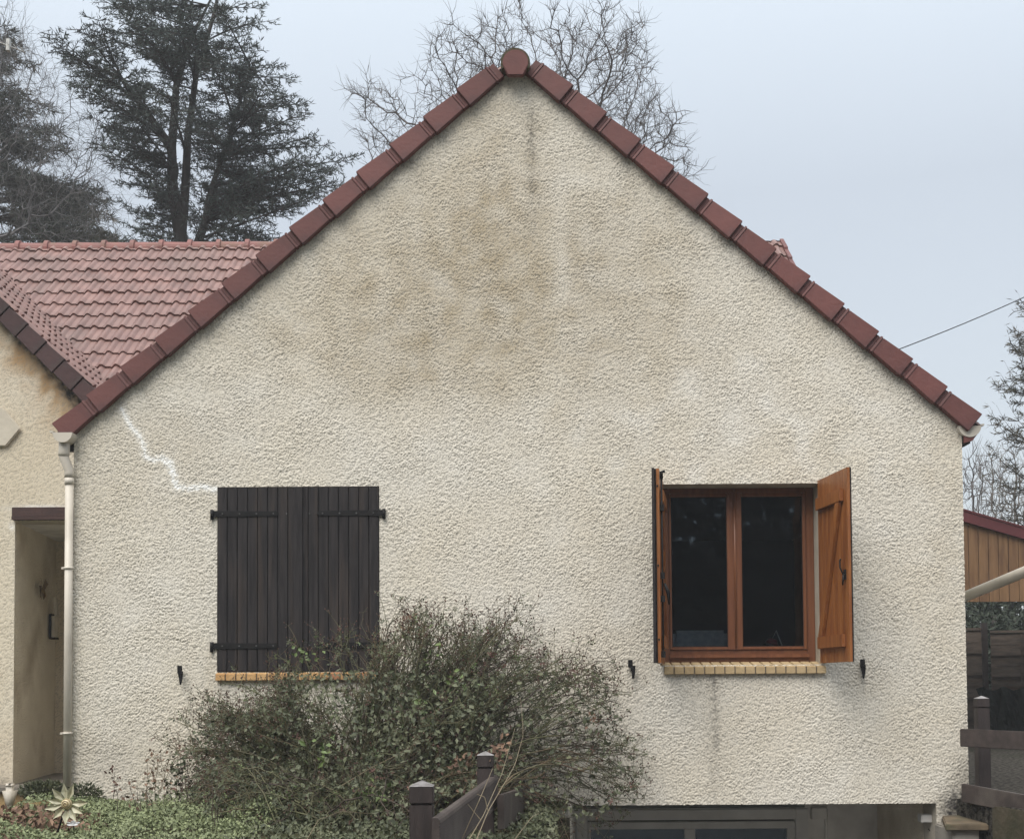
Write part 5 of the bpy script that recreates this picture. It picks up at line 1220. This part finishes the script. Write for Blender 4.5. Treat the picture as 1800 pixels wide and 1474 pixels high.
# big dull leaves through the middle
g = np.random.default_rng(77); n = 5200; pp_ = []
while len(pp_) < n:
    x, y = g.uniform(340, 1120), g.uniform(1180, 1474)
    if poly_in(x, y, bush_poly) and (x < 880 or g.random() < 0.3): pr_ = max(0.15, 1 - abs(x - 700) / 520); pp_.append(tuple(P(x, y, -g.uniform(.2, .3 + (1.9 if y < 1370 else 2.5) * pr_))))
pp_ = np.array(pp_); pp_[:, 2] = np.maximum(pp_[:, 2], 0.02)
V, F = leafquads(pp_, unit(g.standard_normal((n, 3)) + np.array([[0, -.2, -.5]])), unit(g.standard_normal((n, 3)) * .6 + np.array([[0, -.7, .7]])), g.uniform(.018, .05, n), g.uniform(.013, .036, n)); raw('leaves', V, F, M_leafA, rose)
st = [[], [], [], []]
for pts in ([(838, 1474, -4.6), (858, 1425, -4.4), (905, 1345, -3.6), (920, 1290, -2.6), (915, 1225, -1.8)], [(825, 1474, -4.6), (850, 1432, -4.4), (882, 1360, -3.6), (905, 1280, -2.6)], 
            [(905, 1474, -3), (935, 1435, -2.8), (948, 1428, -2.6)], [(845, 1440, -4.4), (835, 1428, -4.4), (822, 1412, -4.4)], [(858, 1425, -4.4), (852, 1400, -4.4), (838, 1395, -4.4)], [(812, 1474, -4), (845, 1400, -4), (866, 1350, -3.6)],
            [(1000, 1474, -.8), (968, 1400, -.8), (960, 1350, -.8)], [(600, 1380, -2), (650, 1350, -2), (700, 1325, -2), (740, 1300, -1.9)], [(540, 1474, -2.6), (560, 1440, -2.5), (600, 1425, -2.4), (660, 1430, -2.3)]):
    q = np.array([tuple(P(*v)) for v in pts]); tt = np.linspace(0, len(q) - 1, len(q) * 4); ii = np.clip(tt.astype(int), 0, len(q) - 2); ff = (tt - ii)[:, None]
    st = [[], [], [], []]; addseg(st, q[ii] * (1 - ff) + q[ii + 1] * ff, 0.0022, 0.0012)
    V, F = prisms(*fin(st), 5); raw('cane', V, F, M_straw, rose, True)

# ------------------------------------------------------------------ ground cover and small garden things
g = np.random.default_rng(5)
def carpet(name, n, xr, yr, hfun, L, mt, label=None):
    x = g.uniform(*xr, n); y = g.uniform(*yr, n); h = hfun(x, y); k = h > 0.005; x, y, h = x[k], y[k], h[k]
    p = np.stack([x, y, h * g.random(len(x)) ** 0.4 + np.array([gz(a, b) for a, b in zip(x, y)])], -1); d = unit(g.standard_normal((len(x), 3)) + np.array([[0, 0, .35]]))
    V, F = leafquads(p, d, unit(g.standard_normal((len(x), 3)) * .7 + np.array([[0, -.3, 1]])), L * g.uniform(.5, 1.3, len(x)), L * .7 * g.uniform(.6, 1.1, len(x)))
    o = raw(name, V, F, mt); tag(o, label, kind='stuff'); return o
def hx(x, y): return 0.045 + 0.07 * np.sin(x * 2.3 + y * 3.1) ** 2 + 0.05 * np.sin(x * 5.1 - y * 4.0) ** 2
def mound(cx, cy, rx, ry, h): return lambda x, y: h * np.clip(1 - ((x - cx) / rx) ** 2 - ((y - cy) / ry) ** 2, 0, 1) ** 0.6
carpet('ground_cover', 26000, (-3.2, -1.45), (-2.7, -0.05), lambda x, y: hx(x, y) * (0.35 + 0.65 * (y < -0.7)) * np.clip(0.75 + 0.6 * np.sin(5.3 * x + 1.2 * np.sin(4 * y)) * np.sin(4.1 * y + x), 0.0, 1.4) , 0.024, M_cover, 'low bright green leafy ground cover at the foot of the wall')
carpet('ground_cover', 10000, (-1.5, 0.25), (-2.9, -0.05), lambda x, y: 0.02 + 0.05 * np.sin(x * 4.3 + y * 5.1) ** 2, 0.03, M_leafA)
carpet('ground_cover', 5000, (-4.6, -3.15), (-2.6, 0.6), lambda x, y: hx(x, y) * 0.5, 0.026, M_cover)
c1 = P(50, 1440, -1.6); carpet('fallen_leaves', 2600, (c1.x - .7, c1.x + .8), (-2.6, -0.9), mound(c1.x + .02, -1.85, .50, .7, .13), 0.05, M_leafD, 'heap of brown fallen leaves at the lower left')
# low clipped shrub by the step
def small_plant(name, label, px, py, y_, r, h, n, L, mt, seed):
    gg = np.random.default_rng(seed); c = P(px, py, y_); t = thing(name, (c.x, y_, 0), label, 'plant')
    q = unit(gg.standard_normal((n, 3))) * gg.random((n, 1)) ** .45; p = np.array([c.x, y_, h * .5]) + q * np.array([r, r * .8, h * .55]); p[:, 2] = np.maximum(p[:, 2], 0.01)
    V, F = leafquads(p, unit(q + gg.standard_normal((n, 3)) * .6 + np.array([[0, 0, .4]])), rnd_dir(n, gg), L * gg.uniform(.6, 1.3, n), L * .4 * gg.uniform(.6, 1.2, n)); raw('foliage', V, F, mt, t)
    m = MB()
    for k in range(9):
        a_ = k * 0.7; m.tube([(c.x, y_, 0), (c.x + r * .7 * math.cos(a_), y_ + r * .5 * math.sin(a_), h * .85)], [0.004, 0.002], 5)
    m.build('stem', M_dcane, t); return t
small_plant('low_shrub', 'low grey green shrub before the porch step', 78, 1440, 0.5, 0.19, 0.12, 1800, 0.035, M_leafA, 1)
small_plant('low_shrub', 'low green tuft at the foot of the downpipe', 150, 1430, -0.25, 0.12, 0.16, 700, 0.035, M_leafA, 2)
def weed(name, label, px, ybase, h, seed, mt, n=7, leaves=0, lm=None, spread=.10):
    gg = np.random.default_rng(seed); c = P(px, 1450, ybase); t = thing(name, (c.x, ybase, 0), label, 'plant'); A_ = [[], [], [], []]; lp_, ld = [], []
    for k in range(n):
        q = np.array([c.x, ybase, 0.0]); d = np.array([gg.normal(0, .16), gg.normal(0, .12), 1.0]); pts = [q]
        for s_ in range(6): d = d + gg.normal(0, .09, 3); d /= np.linalg.norm(d); q = q + d * h / 6 * gg.uniform(.75, 1.1); pts.append(q)
        pts = np.array(pts) + np.array([gg.normal(0, spread * .5), gg.normal(0, .03), 0]); addseg(A_, pts, 0.0028, 0.0012)
        for s_ in range(2, 7):
            e_ = pts[s_] + np.array([gg.normal(0, .03), gg.normal(0, .02), .035]); addseg(A_, np.array([pts[s_], e_]), 0.0013, 0.001)
            for _ in range(leaves): lp_.append(e_ + gg.normal(0, .012, 3)); ld.append(gg.standard_normal(3))
    V, F = prisms(*fin(A_), 4); raw('stem', V, F, mt, t)
    if leaves: lp_ = np.array(lp_); ld = unit(np.array(ld)); n_ = len(lp_); V, F = leafquads(lp_, ld, unit(gg.standard_normal((n_, 3)) + np.array([[0, -.8, .3]])), gg.uniform(.02, .045, n_), gg.uniform(.014, .03, n_)); raw('leaves', V, F, lm, t)
weed('dry_weed', 'dry reddish weed stalk against the wall left of the tuft', 200, -0.12, 0.28, 1, M_dcane, 1, 4, M_leafC, .03)
weed('dry_weed', 'straw coloured clump of dry stalks by the wall', 275, -0.4, 0.42, 2, M_straw, 9, 1, M_leafD, .16)
weed('dry_weed', 'tall thin dark sapling stalk at the left of the rose bush', 303, -0.6, 0.52, 3, M_dcane, 1, 2, M_leafC, .04)
weed('leafy_sapling', 'dark leafy sapling in front of the left of the rose bush', 330, -1.0, 0.42, 4, M_dcane, 5, 4, M_leafA, .12)
weed('leafy_sapling', 'thin sapling in the ground cover with sparse leaves', 288, -2.0, 0.30, 5, M_dcane, 1, 4, M_leafA, .03)
weed('leafy_sapling', 'thin dark sapling before the rose bush near the bottom edge', 376, -2.2, 0.42, 6, M_dcane, 3, 3, M_leafA, .05)
weed('dry_weed', 'wiry dry stalks in the corner of the ground cover', 250, -1.4, 0.24, 7, M_dcane, 6, 1, M_leafD, .12)

# cream metal flower on a stake with spiral centre
yf_ = -2.2; c = P(118, 1412, yf_); fl = thing('metal_flower', (P(95, 1474, yf_).x, yf_, 0), 'cream metal garden flower with spiral centre on a dark stake', 'garden ornament')
gg = random.Random(3)
for k in range(11):
    a_ = math.radians(100 + k * 360 / 11 + gg.uniform(-6, 6)); 
    if k == 9: continue
    L_ = 0.118 * gg.uniform(.9, 1.08); d = Vector((math.cos(a_), -0.14 - (0.1 if k % 2 else 0), math.sin(a_))); s_ = Vector((-math.sin(a_), 0, math.cos(a_))); o_ = c + Vector((0, 0.004 * (k % 2), 0))
    r0 = o_ + d * 0.020; md_ = o_ + d * L_ * .58; tp_ = o_ + d * L_; fold = Vector((0, 0.016, 0)); th = Vector((0, 0.002, 0)); wv = 0.021
    m = MB(); vs = [r0, md_ + s_ * wv - fold * .6, tp_, md_ - s_ * wv - fold * .6, md_ + fold * .4]; m.add(vs, [(0, 1, 4), (1, 2, 4), (2, 3, 4), (3, 0, 4)]); m.add([v + th for v in vs], [(4, 1, 0), (4, 2, 1), (4, 3, 2), (4, 0, 3)]); m.build('petal', M_petal, fl)
m = MB(); vs, fs = [], []; R_ = 0.032
m.tube([c + Vector((0, -0.004, 0)), c + Vector((0, -0.016, 0)), c + Vector((0, -0.026, 0)), c + Vector((0, -0.031, 0))], [R_, R_ * .92, R_ * .62, R_ * .2], 20); hub = m.build('flower_centre', M_snail, fl)
m = MB(); m.tube([c + Vector(((0.004 + 0.025 * t) * math.cos(t * 15), -0.0325 + 0.018 * t ** 2, (0.004 + 0.025 * t) * math.sin(t * 15))) for t in np.linspace(0, 1, 46)], 0.0022, 6); m.build('spiral', M_fly, hub)
m = MB(); m.tube([c + Vector((0, 0.012, -0.01)), P(108, 1440, yf_ + .02), P(92, 1490, yf_ + .03), Vector((P(80, 1540, yf_).x, yf_ + .03, 0.0))], 0.0065, 8); m.build('stake', M_iron, fl)
c = P(129, 1446, -2.1); wf = thing('white_flower_ornament', (c.x, -2.1, 0), 'small white porcelain blossom on a thin stem below the metal flower', 'garden ornament')
for k in range(5):
    a_ = k * 2 * PI / 5 + .3; d = Vector((math.cos(a_), -0.35 + .2 * math.sin(a_), 0.32 * math.sin(a_) + .22)); o_ = c + Vector((0, 0, -.008)); s_ = Vector((-math.sin(a_), 0.1, 0.35 * math.cos(a_))); m = MB()
    pr = [o_, o_ + d * .020 + s_ * .014, o_ + d * .036 + s_ * .012, o_ + d * .042, o_ + d * .036 - s_ * .012, o_ + d * .020 - s_ * .014]; m.prism(pr, (0, 0.003, 0.002)); m.build('petal', M_pwhite, wf, bevel=0.0008)
m = MB(); m.tube([c + Vector((0, 0.004, -.01)), (c.x, -2.09, 0)], 0.003, 6); m.build('stem', M_iron, wf)
# glass candle holder on the step at the far left
yq = YV - 0.5; c = P(17, 1432, yq)
vs_ = thing('fluted_vase', (c.x, yq, 0), 'pale fluted vase by the porch step at the left edge', 'vase')
m = MB(); m.tube([(c.x, yq, 0.0), (c.x, yq, 0.02), (c.x, yq, c.z + .05), (c.x, yq, c.z + .10), (c.x, yq, P(17, 1389, yq).z)], [0.045, 0.036, 0.030, 0.036, 0.065], 10); m.build('vase_body', M_gut, vs_)

# ------------------------------------------------------------------ thin winter mist
mb = MB(); mb.box((-60, -45, -4), (60, 60, 34)); hz = mb.build('haze', [])
mh = bpy.data.materials.new('mist'); mh.use_nodes = True; n = mh.node_tree.nodes; n.clear()
o_ = n.new('ShaderNodeOutputMaterial'); v_ = n.new('ShaderNodeVolumePrincipled'); v_.inputs['Color'].default_value = (0.93, 0.96, 1.0, 1); v_.inputs['Density'].default_value = 0.0017; v_.inputs['Anisotropy'].default_value = 0.0
mh.node_tree.links.new(v_.outputs[0], o_.inputs['Volume']); hz.data.materials.append(mh); tag(hz, kind='stuff')
C.cycles.volume_bounces = 1
